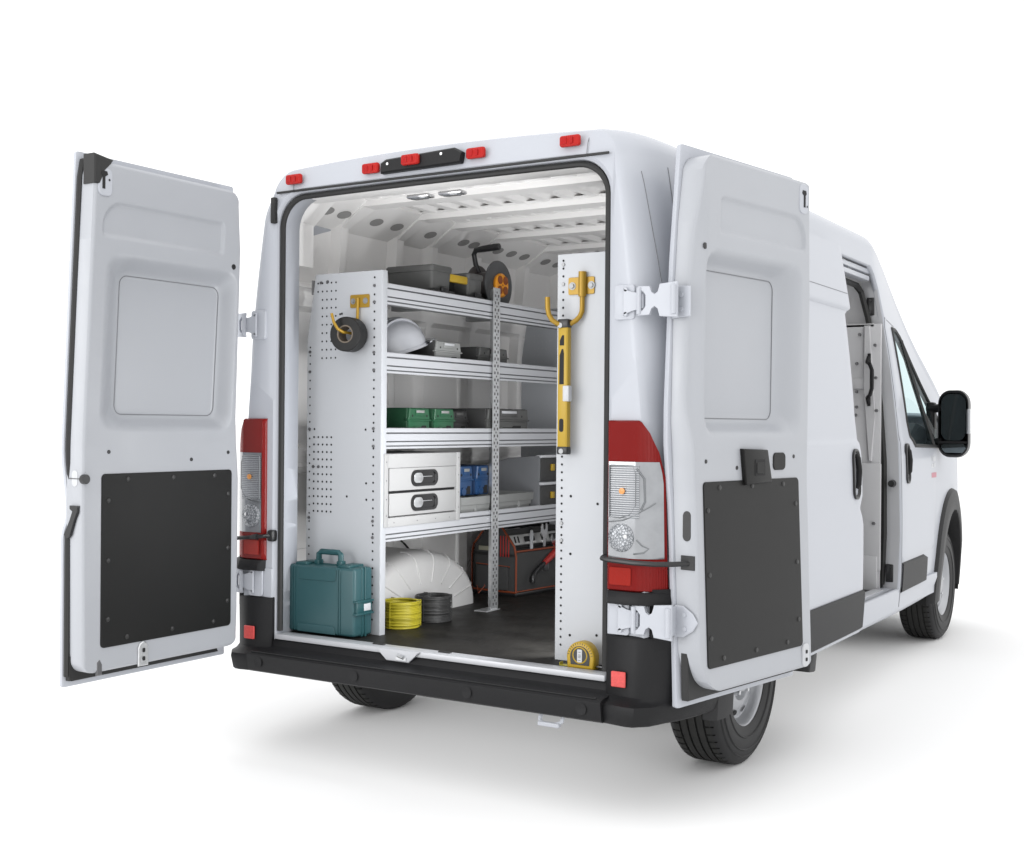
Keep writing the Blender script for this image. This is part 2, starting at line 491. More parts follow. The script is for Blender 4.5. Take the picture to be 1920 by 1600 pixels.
def cab_half(y):
    rz = roof_z(y)
    zc = rz - .095 - .06*clamp((y-2.9)/1.2)
    def xf(z):
        w = Wd(z)*plan_s(y) + relief(y, z)*plan_s(y)
        if y > 3.0: w -= .17*clamp((z-1.34)/1.0)*clamp((y-3.0)/1.1)
        return w
    return outline(xf, rz, lerp(.105, .145, clamp((y-2.9)/.8)), zc, Z0, .02)
for y in ys: rings.append(ring3(cab_half(y), y))
b = MB()
V = b.loft(rings, close=False, cap1=True)
# windscreen patch
NH = NS+NR+NT
n_all = 2*NH-1
wind = []
row0 = 14
for r, y in enumerate(ys[:-1]):
    if 3.70 <= y < 4.70:
        for i in range(NS+5, n_all-NS-5-1):
            q = [V[row0+r][i], V[row0+r][i+1], V[row0+r+1][i+1], V[row0+r+1][i]]
            fs = [f for f in q[0].link_faces if all(v in f.verts for v in q)]
            wind += fs
wpatch = mesh_from(b.bm, wind)
bmesh.ops.delete(b.bm, geom=wind, context='FACES')
# holes: sliding door on the right, cab windows, wheel arches
SD = [(1.45, .50), (2.90, .50), (2.90, 2.14), (2.86, 2.235), (2.80, 2.275), (1.45, 2.275)]
punch(b.bm, SD, lambda c: c.x > .5)
WIN = [(3.17, 1.42), (3.20, 1.34), (3.30, 1.285), (4.36, 1.265), (4.40, 1.31), (3.74, 1.76), (3.58, 1.86), (3.45, 1.925), (3.32, 1.955), (3.15, 1.955)]
patches = [punch(b.bm, WIN, lambda c, s=s: c.x*s > .55) for s in (1, -1)]
circ = lambda cy, r: [(cy + r*math.cos(2*PI*i/28), .37 + r*math.sin(2*PI*i/28)) for i in range(28)]
for s in (1, -1):
    punch(b.bm, circ(.857, .49), lambda c, s=s: c.x*s > .7)
    punch(b.bm, circ(4.435, .49), lambda c, s=s: c.x*s > .6)
body = b.build("body_shell", PAINT, van, smooth=28)
sm = body.modifiers.new("thick", 'SOLIDIFY'); sm.thickness = .03; sm.offset = -1

def glass_part(patch, name, parent, inset=.008, label=None):
    bmesh.ops.recalc_face_normals(patch, faces=patch.faces[:])
    m = MB(); m.bm.free(); m.bm = patch
    o = m.build(name, GLASS, parent, smooth=60, label=label)
    return o
glass_part(wpatch, "windscreen", van)

# body seams, thin sunk dark joints as fine beads on the surface
def side_pt(y, z, sgn=1, off=.001):
    w = Wd(z)*plan_s(y)
    if y > 3.0: w -= .17*clamp((z-1.34)/1.0)*clamp((y-3.0)/1.1)
    w += relief(y, z)
    if y < .32:
        cs = [ck(i, z) for i in range(1, 10)]
        w -= interp(y, [c[1] for c in cs], [c[0] for c in cs])
    return (sgn*(w+off), y, z)
SEAM = mat("seam_gap", (.18, .185, .195), .6)
b = MB()
for sgn in (1, -1):
    b.tube([side_pt(lerp(.035, .055, i/40), 2.30-.010*i, sgn) for i in range(41)], .0016, 4)
    b.tube([side_pt(lerp(.20, .17, i/40), 2.34-.0125*i, sgn) for i in range(41)], .0016, 4)
    b.tube([side_pt(2.93+.03*i, 1.995-.002*i, sgn) for i in range(12)], .0014, 4)
    b.tube([side_pt(.40+.1*i, 2.035, sgn) for i in range(11)], .0014, 4)
    for xx in (.70,): b.tube([(sgn*xx, -.038, 2.368), (sgn*xx, -.030, 2.41), (sgn*xx, -.006, 2.455), (sgn*xx, .02, 2.468)], .0014, 4)
    b.tube([side_pt(2.925, z, sgn) for z in [2.0-.05*i for i in range(33)]], .0018, 4)           # cab door rear shut line
b.build("panel_gap", SEAM, van)

# roof end cap shut line
b = MB()
b.tube([(x, -.0375, 2.3635) for x in [-.79+.1*i for i in range(16)]+[.79]], .0050, 6)
b.build("cap_gap", RUBBER, van)

# door opening seal: black rubber profile round the opening
b = MB()
half = [(x, z) for x, z in outline(lambda z: .778, 2.340, .125, 2.215, .50, .003)]
loop = ring3(half, -.012)
b.tube(loop, .012, 8)
b.build("door_seal", RUBBER, van)
b = MB()
b.bx(-.815, -.792, -.052, -.030, 2.235, 2.345, .004)
b.build("seal_corner_block", RUBBER, van)

# ---------------------------------------------------------------- underbody
b = MB()
b.bx(-.70, .70, .10, 5.0, .34, .455)
b.bx(-.98, .98, 1.36, 3.86, .40, .455)
b.bx(-.98, .98, .06, .36, .40, .455)
b.cyl((-.8, .857, .36), (.8, .857, .36), .05)
for s in (1, -1):
    for cy in (.857, 4.435):
        pass
b.build("underbody", mat("underbody_black", (.02, .02, .02), .8), van)
b = MB()
for s in (1, -1):
    for cy in (.857, 4.435):
        rl = .395 if cy < 2 else .475
        arc = [(cy + rl*math.cos(lerp(-.2, PI+.2, i/20)), .37 + rl*math.sin(lerp(-.2, PI+.2, i/20))) for i in range(21)]
        b.loft([[(s*.70, y, z) for y, z in arc], [(s*.99, y, z) for y, z in arc]], False)
        b.loft([[(s*.70, y, z) for y, z in arc], [(s*.70, lerp(cy-rl, cy+rl, 1-i/20), .33) for i in range(21)]], False)
b.build("wheel_liner", mat("liner_black", (.012, .012, .012), .85), van)
# sills along the side below the sliding door
b = MB()
for s in (1, -1):
    prof = [(s*1.06, .375), (s*1.062, .42), (s*1.078, .47), (s*1.078, .50), (s*.99, .50), (s*.99, .375)]
    b.loft([[(x, y, z) for x, z in prof] for y in (1.33, 3.86)], True, True, True)
b.build("side_sill", PAINT, van)

# ---------------------------------------------------------------- cargo interior
b = MB()
b.bx(-.90, .90, .0, 2.86, .455, FLOOR_Z)
b.build("cargo_floor", FLOORM, van)

RIBS = (.50, .93, 1.22, 1.63, 2.15, 2.55)
def inner_x(y, z):
    base = .955
    for k, ry in enumerate(RIBS):
        base -= .052*(sst(ry-.045, ry-.030, y) - sst(ry+.030, ry+.045, y))
    if y < .25: base -= .06*(1-sst(.10, .14, y)) + .035*(sst(.16, .18, y)-sst(.21, .23, y))
    for rz in (1.955, 1.23):
        d = abs(z-rz)
        if d < .06:
            base = min(base, .905 - .014*(1 if (d < .045) else 0) + .006*math.cos(d*260)*(d < .045))
    base -= .05*sst(1.7, 2.33, z)
    # flat pressed field between ribs
    return base
b = MB()
Y = []
y = .09
while y < 2.86: Y.append(y); y += .0165
Zs = [.485 + (2.33-.485)*i/110 for i in range(111)]
b.loft([[(-inner_x(y, z), y, z) for z in Zs] for y in Y], False)
b.loft([[(inner_x(y, z), y, z) for z in Zs] for y in Y if y < 1.42], False)
b.build("wall_lining", CARGO, van, smooth=50)

b = MB()   # slanted cove between wall and roof, pierced with oval holes
for s in (-1, 1):
    b.mi = 0
    b.prism([(0.0, 0.0), (.215, .115), (.215, .135), (0, .02)], (s*.905, .24, 2.285), (-s, 0, 0), (0, 0, 1), (0, 2.59, 0))
    b.prism([(0.0, -.03), (.16, .105), (.16, .125), (0, -.01)], (s*.845, .06, 2.292), (-s, 0, 0), (0, 0, 1), (0, .20, 0))
    b.bx(s*.835, s*.850, .06, .25, 2.08, 2.275)
    b.mi = 1
    for hy in (.30, .42, .66, .82, 1.10, 1.40, 1.50, 1.74, 1.88, 2.02, 2.26, 2.40, 2.66):
        n_ = Vector((-s*.115, 0, -.215)).normalized()
        c = Vector((s*(.905-.105), hy, 2.285+.056)) + n_*.0015
        ax = Vector((0, 1, 0)); ay = n_.cross(ax)
        b.f([b.v(c + ax*.042*math.cos(2*PI*i/14) + ay*.030*math.sin(2*PI*i/14)) for i in range(14)])
b.build("roof_cove", [CARGO, mat("cove_hole_dark", (.30, .295, .29), .7)], van)

b = MB()   # corrugated roof skin seen from inside
X = [-.74 + 1.48*i/148 for i in range(149)]
wave = lambda x: .022*(sst(.22, .36, (x/.125) % 1.0) - sst(.72, .86, (x/.125) % 1.0))
b.loft([[(x, y, 2.402+wave(x)) for x in X] for y in (.09, 2.86)], False)
b.build("roof_lining", CARGO, van, smooth=40)
BOWS = (.50, .93, 1.22, 1.63, 2.15, 2.55)
b = MB()
for by in BOWS:
    prof = [(-.075, 2.409), (-.052, 2.400), (-.048, 2.376), (.048, 2.376), (.052, 2.400), (.075, 2.409)]
    b.loft([[(x, by+p, z) for p, z in prof] for x in (-.72, .72)], False)
    for s in (-1, 1):
        b.loft([[(s*.72, by+p, z) for p, z in prof], [(s*.84, by+p*.62, z-.072) for p, z in prof], [(s*.878, by+p*.55, z-.100) for p, z in prof], [(s*.905, by+p*.5, z-.15) for p, z in prof]], False)
b.bx(-.76, .76, .06, .17, 2.345, 2.40, .01)
b.build("roof_bow", CARGO, van, smooth=30)
lampb = MB()
for x in (-.222, -.06):
    lampb.box((x, .215, 2.338), (.115, .05, .016), .006)
    lampb.mi = 1
    lampb.box((x, .213, 2.331), (.075, .035, .010), .004)
    lampb.mi = 0
lampb.build("interior_lamp", [CHROME, CLEARP], van)

# wheel box inside, left
def wheelbox(s):
    b = MB()
    N = 36
    def arc(rz, ry, x):
        return [(s*x, .80 + ry*math.cos(PI*i/N), FLOOR_Z - .002 + rz*math.sin(PI*i/N)**.9) for i in range(N+1)]
    b.loft([arc(.30, .455, .93), arc(.30, .455, .69), arc(.295, .45, .645), arc(.275, .435, .612), arc(.245, .41, .600), arc(.16, .28, .596), arc(.02, .04, .594)], False)
    for i in range(4, 33, 4):      # pressed ribs fanning over the box
        a = PI*i/N
        pts = []
        for rz, ry, x in ((.30, .455, .80), (.30, .455, .69), (.295, .45, .645), (.275, .435, .612), (.245, .41, .600), (.15, .25, .595)):
            pts.append((s*x, .80 + ry*math.cos(a), FLOOR_Z-.002 + rz*math.sin(a)**.9))
        b.tube(pts[1:], .005, 6)
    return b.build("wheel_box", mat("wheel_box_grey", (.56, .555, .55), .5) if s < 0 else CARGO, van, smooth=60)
wheelbox(-1); wheelbox(1)

# bulkhead behind the cab
b = MB()
b.bx(-.95, .99, 2.858, 2.885, .47, 1.96, .004)
b.prism([(-.95, 1.955), (.93, 1.955), (.90, 2.25), (.80, 2.42), (-.80, 2.42), (-.95, 2.25)], (0, 2.95, 0), (1, 0, 0), (0, 0, 1), (0, .02, 0))
b.bx(-.95, .95, 2.858, 2.97, 1.945, 1.962)
b.prism([(.90, 1.95), (.935, 1.95), (.965, 1.45), (.95, 1.20), (.93, 1.20), (.905, 1.6)], (0, 2.858, 0), (1, 0, 0), (0, 0, 1), (0, -.022, 0), .006)
b.bx(.80, .905, 2.846, 2.858, 1.60, 1.66, .004)
b.bx(.82, 1.0, 2.835, 2.858, .60, 1.19, .006)
b.bx(.84, .985, 2.826, 2.858, .49, .68, .004)
bulk = b.build("bulkhead", mat("bulkhead_grey", (.46, .46, .47), .5), van)
b = MB()
for x, z in ((.88, 1.90), (.965, 1.84), (.865, 1.74), (.97, 1.66), (.865, 1.585), (.865, 1.50), (.86, 1.455), (.975, 1.48), (.965, .86), (.855, 1.235)):
    b.cyl((x, 2.836, z), (x, 2.822, z), .010, .008, 8)
b.build("bolt", SCREW, bulk)
b = MB()
b.tube([(.932, 2.83, 1.775), (.932, 2.80, 1.745), (.952, 2.775, 1.735), (.966, 2.77, 1.70), (.966, 2.77, 1.60), (.955, 2.775, 1.565), (.934, 2.80, 1.55), (.934, 2.83, 1.52)], .011, 8)
b.bx(.925, .942, 2.828, 2.838, 1.74, 1.795, .002); b.bx(.925, .942, 2.828, 2.838, 1.505, 1.555, .002)
b.build("grab_handle", BLACK, bulk)

# sliding door opening: seal, jamb, rail, latches
b = MB()
seal = [(.990, 2.915, .52), (1.0, 2.915, .8), (.997, 2.915, 1.2), (.975, 2.913, 1.5), (.938, 2.91, 1.8), (.905, 2.90, 2.0), (.872, 2.88, 2.14), (.858, 2.83, 2.175), (.856, 2.5, 2.18), (.856, 1.6, 2.18)]
b.tube(seal, .018, 6)
b.build("side_door_seal", RUBBER, van)
b = MB()
for z0, z1 in ((.37, .80), (.80, 1.3), (1.3, 1.7), (1.7, 2.0), (2.0, 2.25)):
    f0 = lambda z: Wd(z)+.003
    b.loft([[(f0(z), 2.894, z), (f0(z)-.045, 2.900, z), (f0(z)-.085, 2.918, z), (f0(z)-.10, 2.96, z)] for z in (z0, z1)], False)
b.build("door_jamb", mat("jamb_grey", (.46, .465, .48), .45), van, smooth=40)
b = MB()
b.bx(.86, .925, 1.5, 2.86, 2.235, 2.262, .006); b.bx(.875, .93, 1.5, 2.84, 2.195, 2.222, .006)
b.build("door_rail", PAINT, van)
b = MB()
for z, h in ((2.06, .10), (.585, .10)):
    w = Wd(z)-.05
    b.box((w, 2.905, z), (.045, .02, h), .006); 
    for dz in (-.035, .035): b.cyl((w, 2.895, z+dz), (w, 2.888, z+dz), .006, n=8)
w = Wd(1.08); b.cyl((w-.035, 2.915, 1.08), (w-.035, 2.86, 1.08), .022, .018, 14)
b.build("door_striker", BLACKS, van)
b = MB()
b.bx(.90, 1.075, 1.40, 2.90, .468, .494, .004)
b.build("step_trim", BLACK, van)
b = MB(); b.bx(.975, 1.03, 1.40, 2.80, .494, .505, .002); b.build("step_strip", ALU, van)

# ---------------------------------------------------------------- sliding door, slid back along the side
def yfront(z): return interp(z, [.40, .92, .96, 1.0, 1.04, 1.06, 1.27, 1.31, 1.45, 1.94, 1.965, 2.285], [1.985, 1.985, 1.965, 1.93, 1.96, 1.975, 1.972, 1.95, 1.945, 2.01, 2.07, 2.085])
def door_w(y, z):
    w = Wd(z) + .052
    w += .014*sst(1.958, 1.972, z) + .010*sst(1.330, 1.310, z)
    # shallow handle dish
    return w
slid = None
b = MB()
zz = [.40 + (2.285-.40)*i/190 for i in range(191)]
def srow(t, off):
    out = []
    for z in zz:
        yf = yfront(z); y = lerp(.78, yf, t)
        e = min(yf-y, y-.78)
        r = max(0, 1-e/.015)
        out.append((door_w(y, z) - .012*r*r - off, y, z))
    return out
T = [0, .006, .012, .05, .15, .3, .5, .7, .85, .95, .985, .992, .996, 1.0]
rows = [srow(t, 0) for t in T]
b.loft([srow(0, .05)] + rows + [srow(1.0, .05)], False)
b.loft([[p for p in srow(t, .05)] for t in (0, .5, 1)], False)
for k in (0, -1):
    b.loft([[r[k] for r in rows], [ (r[k][0]-.045, r[k][1], r[k][2]) for r in rows]], False)
slid = b.build("sliding_door", PAINT, van, smooth=45)
b = MB(); b.tube([(door_w(1.5, 2.045)+.0005, .80+.05*i, 2.045) for i in range(26)], .0016, 4); b.build("moulding_gap", SEAM, slid)
b = MB()   # black lower cladding
zc = [.415, .425, .44, .50, .56, .595, .605]
def crow(y, off): return [(Wd(z)+.066+off-(.010 if z in (.415, .605) else 0), y if z < .58 else y, z) for z in zc]
b.loft([crow(.80, -.01), crow(.81, .008), crow(1.2, .010), crow(1.7, .010), crow(1.972, .008), crow(1.982, -.012)], False)
b.build("lower_cladding", BLACK, slid)
def pull_handle(parent, y0, y1, z0, z1, xo, name="pull_handle"):
    b = MB()
    yc, zc_ = (y0+y1)/2, (z0+z1)/2
    xs = lambda z: xo(z)
    def rr(x0_, x1_, za, zb, r): return rrect(x0_, x1_, za, zb, r, 5)
    P = rr(y0, y1, z0, z1, (y1-y0)*.45)
    Q = rr(y0+.008, y1-.008, z0+.008, z1-.008, (y1-y0)*.40)
    b.loft([[(xs(z)-.004, y, z) for y, z in P], [(xs(z)+.010, y, z) for y, z in P], [(xs(z)+.012, y, z) for y, z in Q], [(xs(z)-.003, y, z) for y, z in rr(y0+.02, y1-.02, z0+.02, z1-.02, (y1-y0)*.28)]], True, True, True)
    h = b.build(name, BLACKS, parent, smooth=40)
    sg_ = 1 if xs(zc_) > 0 else -1
    b = MB()
    ym = yc+.010
    b.tube([(xs(z0+.055)+.0, ym, z0+.055), (xs(z0+.07)+.010, ym, z0+.07), (xs(zc_)+.014, ym, zc_+.02), (xs(z1-.05)+.010, ym, z1-.045), (xs(z1-.02)+.0, ym, z1-.028)], .014, 8)
    b.build("grip", BLACK, parent, smooth=60)
    return h
pull_handle(slid, 1.80, 1.905, 1.045, 1.285, lambda z: Wd(z)+.062)
b = MB()   # lock mechanism in the notch of the door edge
b.box((1.09, 1.965, 1.0), (.03, .05, .07), .006)
b.build("latch", CHROME, slid)

# ---------------------------------------------------------------- cab side: door furniture, flare, cladding
cx = lambda y, z, off=0: side_pt(y, z, 1, off)[0]
for s, patch in ((1, patches[0]), (-1, patches[1])):
    door = MB()
    sp = lambda y, z, off: (side_pt(y, z, s, off))
    # raised door skin below the window: a thin shell over the body side
    rowsd = []
    for y in [2.93 + .95*i/14 for i in range(15)]:
        rowsd.append([sp(y, z, .004 - (.004 if (i in (0, 24)) else 0)) for i, z in enumerate([.655 + (1.255-.655)*i/24 for i in range(25)])])
    rowsd[0] = [(p[0]-s*.004, p[1], p[2]) for p in rowsd[0]]; rowsd[-1] = [(p[0]-s*.004, p[1], p[2]) for p in rowsd[-1]]
    door.loft(rowsd, False)
    cd = door.build("cab_door", PAINT, van, smooth=50)
    gl = glass_part(patch, "door_window", cd)
    fr = MB()
    pl = []
    for i in range(len(WIN)):
        p, q = WIN[i], WIN[(i+1) % len(WIN)]
        for k in range(5):
            t = k/5; pl.append(sp(lerp(p[0], q[0], t), lerp(p[1], q[1], t), -.003))
    fr.tube(pl, .012, 6, closed=True)
    fr.tube([sp(lerp(3.50, 3.86, t/8), lerp(1.905, 1.275, t/8), -.004) for t in range(9)], .016, 6)
    fr.build("window_frame", RUBBER, cd)
    pull_handle(cd, 3.02, 3.10, 1.075, 1.30, lambda z, s=s: s*cx(3.06, z, .004) if s > 0 else -cx(3.06, z, .004)) if s > 0 else None
    cl = MB()
    rows_ = []
    for y in [2.93 + .65*i/8 for i in range(9)]:
        zt, zb = lerp(.648, .64, i/8), lerp(.476, .468, i/8)
        ztt = .642 if y < 3.5 else .625
        zs_ = [.475, .482, .53, .58, ztt-.008, ztt]
        rows_.append([sp(y, z, .012 if 0 < k < 5 else .0) for k, z in enumerate(zs_)])
    cl.loft(rows_, False)
    cl.build("door_cladding", BLACK, cd)
# emblem on the front door of the visible side: grey lettering over a red bar, too small to read
b = MB()
for z0, z1, y0, y1 in ((1.185, 1.215, 3.735, 3.755), (1.185, 1.213, 3.775, 3.84), (1.145, 1.170, 3.735, 3.79), (1.150, 1.172, 3.80, 3.84)):
    b.prism([(y0, z0), (y1, z0), (y1, z1), (y0, z1)], (cx(3.79, 1.18, .0045), 0, 0), (0, 1, 0), (0, 0, 1), (.003, 0, 0))
b.mi = 1
b.prism([(3.735, 1.085), (3.86, 1.085), (3.86, 1.115), (3.735, 1.115)], (cx(3.80, 1.10, .0045), 0, 0), (0, 1, 0), (0, 0, 1), (.003, 0, 0))
b.build("door_emblem", [EMBG, EMBR], van)

b = MB()   # wheel arch flares
for s in (1, -1):
    for cy, zoff in ((4.435, 0), (.857, 0)):
        rr_ = []
        for i in range(25):
            a = lerp(-.12, PI+.12, i/24)
            ca, sa = math.cos(a), math.sin(a)
            row = []
            for r, off in ((.445, -.16), (.447, .022), (.455, .030), (.52, .030), (.565, .022), (.578, .0), (.578, -.03)):
                y, z = cy+r*ca, .37+r*sa*1.08
                row.append(side_pt(min(y, 5.3), max(z, .30), s, off))
            rr_.append(row)
        b.loft(rr_, False)
b.build("arch_flare", mat("flare_grey", (.026, .026, .027), .55, spec=.3, bump=.2, bscale=500), van, smooth=45)

# mirror on the visible side
mir = MB()
mz, my = 1.415, 3.93
P = rrect(-.118, .118, -.205, .205, .085, 6)
mir.loft([[(1.150+x*.80, my+d+.06*(1-abs(x)/.12)*(d > .05)-.15*x, mz+z*k) for x, z in [(p[0]*k, p[1]) for p in P]] for d, k in ((0, .93), (.0, 1.0), (.03, 1.02), (.08, .98), (.12, .85), (.145, .5))], True, False, True)
mirror = mir.build("wing_mirror", BLACKS, van, smooth=45)
b = MB()
Q = rrect(-.095, .095, -.105, .185, .06, 6)
b.loft([[(1.150+x*.80, my+.012-.15*x, mz+z) for x, z in Q], [(1.150+x*.80, my+.010-.15*x, mz+z) for x, z in Q]], True, True, True)
Q = rrect(-.095, .095, -.180, -.125, .025, 5)
b.loft([[(1.150+x*.80, my+.012-.15*x, mz+z) for x, z in Q], [(1.150+x*.80, my+.010-.15*x, mz+z) for x, z in Q]], True, True, True)
b.build("mirror_glass", MIRG, mirror)
b = MB()
b.bx(1.065, 1.235, my-.004, my+.02, mz-.122, mz-.108)
b.tube([(1.08, my+.05, 1.515), (.98, 4.0, 1.505)], .026, 8); b.tube([(1.08, my+.05, 1.30), (.98, 4.0, 1.29)], .028, 8)
b.box((1.0, 4.02, 1.40), (.05, .09, .30), .015)
b.build("mirror_arm", BLACK, mirror)
b = MB()
b.box((1.243, my-.005, 1.43), (.022, .035, .155), .008)
b.build("turn_signal", CLEARP, mirror)

# cab seats glimpsed through the glass
b = MB()
for x in (.45, -.45):
    b.box((x, 3.35, 1.02), (.48, .50, .16), .05, 3); b.box((x, 3.10, 1.36), (.46, .13, .62), .05, 3); b.box((x, 3.09, 1.76), (.26, .10, .18), .04, 3)
b.build("cab_seat", SEAT, van, smooth=60)
b = MB(); b.prism([(4.0, .6), (4.62, .6), (4.62, 1.38), (4.3, 1.42), (4.02, 1.30)], (-.86, 0, 0), (0, 1, 0), (0, 0, 1), (1.72, 0, 0), .02)
b.build("dashboard", SEAT, van)

# ---------------------------------------------------------------- wheels
def make_wheel():
    Rr = .362
    b = MB()
    prof = [(.205, .105), (.225, .112), (.275, .118), (.315, .113), (.343, .104), (.356, .092), (.361, .078)]
    tread = [(.362, .074)]
    for c in (.052, .018, -.018, -.052):
        tread += [(.3625, c+.0045), (.3535, c+.004), (.3535, c-.004), (.3625, c-.0045)]
    tread += [(.362, -.074)]
    back = [(r, -h) for r, h in reversed(prof)]
    b.mi = 1
    b.lathe(prof, (0, 0, 0), (1, 0, 0), 72)
    b.lathe(back, (0, 0, 0), (1, 0, 0), 72)
    b.mi = 0
    b.lathe([(.361, .078)] + tread + [(.361, -.078)], (0, 0, 0), (1, 0, 0), 96)
    b.mi = 1
    for rr_ in (.250, .300, .326):      # sidewall rings
        b.lathe([(rr_-.004, .1155 if rr_ < .31 else .110), (rr_, .1195 if rr_ < .31 else .1145), (rr_+.004, .1155 if rr_ < .31 else .1085)], (0, 0, 0), (1, 0, 0), 64)
    b.mi = 2
    # sipes across the shoulder ribs
    for k in range(64):
        a = 2*PI*k/58
        for hs in (.064, -.064):
            c, s_ = math.cos(a), math.sin(a)
            p = Vector((hs, c*.3628, s_*.3628)); t = Vector((0, -s_, c)); ax = Vector((1 if hs > 0 else -1, 0, 0))
            q = [p - ax*.007 - t*.0030, p + ax*.010 - t*.0030, p + ax*.026 - t*.0030 - Vector((0, c, s_))*.0045, p + ax*.026 + t*.0030 - Vector((0, c, s_))*.0045, p + ax*.010 + t*.0030, p - ax*.007 + t*.0030]
            b.f([b.v(v) for v in q])
    tyre = b.build("tyre", [TYRE, TYREW, SIPE], None, smooth=30)
    b = MB()
    b.lathe([(.195, -.10), (.190, .02), (.196, .06), (.200, .086), (.209, .096), (.212, .100), (.206, .102), (.199, .097), (.192, .078), (.180, .062), (.168, .060), (.150, .068), (.125, .078), (.105, .078), (.095, .070), (.088, .060), (.080, .060), (.074, .075), (.068, .088), (.055, .094), (.0, .095)], (0, 0, 0), (1, 0, 0), 64)
    b.mi = 1
    for k in range(10):
        a = 2*PI*k/10
        c = Vector((.066, math.cos(a)*.158, math.sin(a)*.158))
        e1 = Vector((0.32, math.cos(a), math.sin(a))).normalized()*.0; rad = Vector((-.42, math.cos(a), math.sin(a))).normalized(); tan = Vector((0, -math.sin(a), math.cos(a)))
        b.f([b.v(c + rad*.013*math.cos(2*PI*i/10) + tan*.021*math.sin(2*PI*i/10) + Vector((.003, 0, 0))) for i in range(10)])
    b.mi = 2
    for k in range(5):
        a = 2*PI*k/5+.3
        b.cyl((.062, math.cos(a)*.082, math.sin(a)*.082), (.092, math.cos(a)*.082, math.sin(a)*.082), .011, .010, 6)
    rim = b.build("rim", [RIM, HOLE, STEEL], None, smooth=35)
    return tyre, rim
ty, ri = make_wheel()
wh0 = bpy.data.objects.new("wheel", None); COL.objects.link(wh0); wh0.parent = van
ty.parent = wh0; ri.parent = wh0
wh0.location = (.885, .857, .362)
dup_part(wh0, (.885, 4.435, .362), van)
dup_part(wh0, (-.885, .857, .362), van, (0, 0, PI))
dup_part(wh0, (-.885, 4.435, .362), van, (0, 0, PI))

# ---------------------------------------------------------------- rear bumper
b = MB()
prof = [(.02, .475), (-.022, .468), (-.034, .452), (-.040, .438), (-.055, .428), (-.095, .424), (-.125, .420), (-.134, .412), (-.134, .405), (-.124, .345), (-.112, .338), (.10, .338), (.10, .475)]
b.loft([[(x, y, z) for y, z in prof] for x in (-.855, -.4, .0, .4, .822)], True, True, True)
bump = b.build("rear_bumper", BLACK, van, smooth=30)
b = MB()
for x in (-.79, -.28, .26, .745):
    b.lathe([(.018, .0), (.020, .003), (.022, .0055), (.0, .004)][::-1], (x, -.1295, .383), (0, -1, 0), 20)
b.build("sensor_cap", BLACK, bump)
b = MB()
b.prism([(-.84, .422), (.80, .422), (.80, .425), (-.84, .425)], (0, -.118, 0), (1, 0, 0), (0, 0, 1), (0, -.008, 0))
b.build("step_line", HOLE, bump)
def corner(s):
    b = MB()
    cur = [(.795, .02), (.797, -.040), (.806, -.050), (.915, -.066), (.936, -.064), (.985, -.044), (1.03, .005), (1.062, .07), (1.086, .16), (1.100, .28), (1.104, .42)]
    def row(z, off, inn):
        out = []
        for k, (x, y) in enumerate(cur):
            # push outwards along the corner's diagonal
            t = clamp(k/10)
            ox = .25*off*(1 if k in (4, 5) else 0); oy = -off*(1 - sst(.38, .62, t)) if k > 0 else 0
            taper = inn*clamp((k-2)/5)
            out.append((s*(x+ox-taper), y+oy, z))
        return out
    rows_ = [row(.338, .052, .03), row(.345, .058, .02), row(.395, .066, .008), row(.408, .062, .008), row(.416, .03, .012), row(.430, .004, .012), row(.50, .0, .006), row(.63, .0, 0), row(.640, -.006, .0), row(.644, -.02, .004)]
    b.loft(rows_, False)
    b.f([b.v(p) for p in rows_[-1]])
    b.f([b.v(p) for p in rows_[0]])
    up = [[(s*x, y, z) for x, y in [(.948, -.030)] + cur[5:]] for z in (.60, .70, .812)]
    b.loft(up, False)
    b.f([b.v(p) for p in up[-1] + [(s*.95, .42, .812)]])
    return b.build("bumper_corner", BLACK, bump, smooth=40)
corner(1); corner(-1)
b = MB()
for s, x0, x1 in ((1, .832, .888), (-1, .872, .930)):
    y = -.0650
    b.prism(rrect(x0, x1, .462, .517, .004, 2), (0, y, 0), (s, 0, 0), (0, 0, 1), (0, -.008, 0), .002)
b.build("reflector", REFL, bump)

# aluminium sill strip with striker plate in the middle
b = MB()
b.bx(-.785, .787, -.033, .035, .466, .4885, .003)
b.mi = 0
b.prism([(-.235, .488), (-.025, .488), (-.045, .470), (-.075, .442), (-.185, .442), (-.215, .470)], (0, -.0335, 0), (1, 0, 0), (0, 0, 1), (0, -.012, 0), .003)
b.mi = 1
for x in (-.265, .06): b.box((x, .012, .4905), (.055, .018, .006), .002)
b.mi = 2
b.cyl((-.125, -.046, .468), (-.095, -.052, .462), .008); b.box((-.11, -.047, .455), (.05, .004, .012))
b.build("sill_strip", [ALU, RUBBER, STEEL], van)
# tow eye below the bumper
b = MB()
b.tube([(.53, -.03, .345), (.53, -.05, .302), (.55, -.06, .290), (.60, -.06, .292), (.622, -.05, .302), (.622, -.03, .345)], .008, 8)
b.box((.575, -.06, .291), (.09, .02, .016), .004)
b.build("tow_eye", PAINT, van)

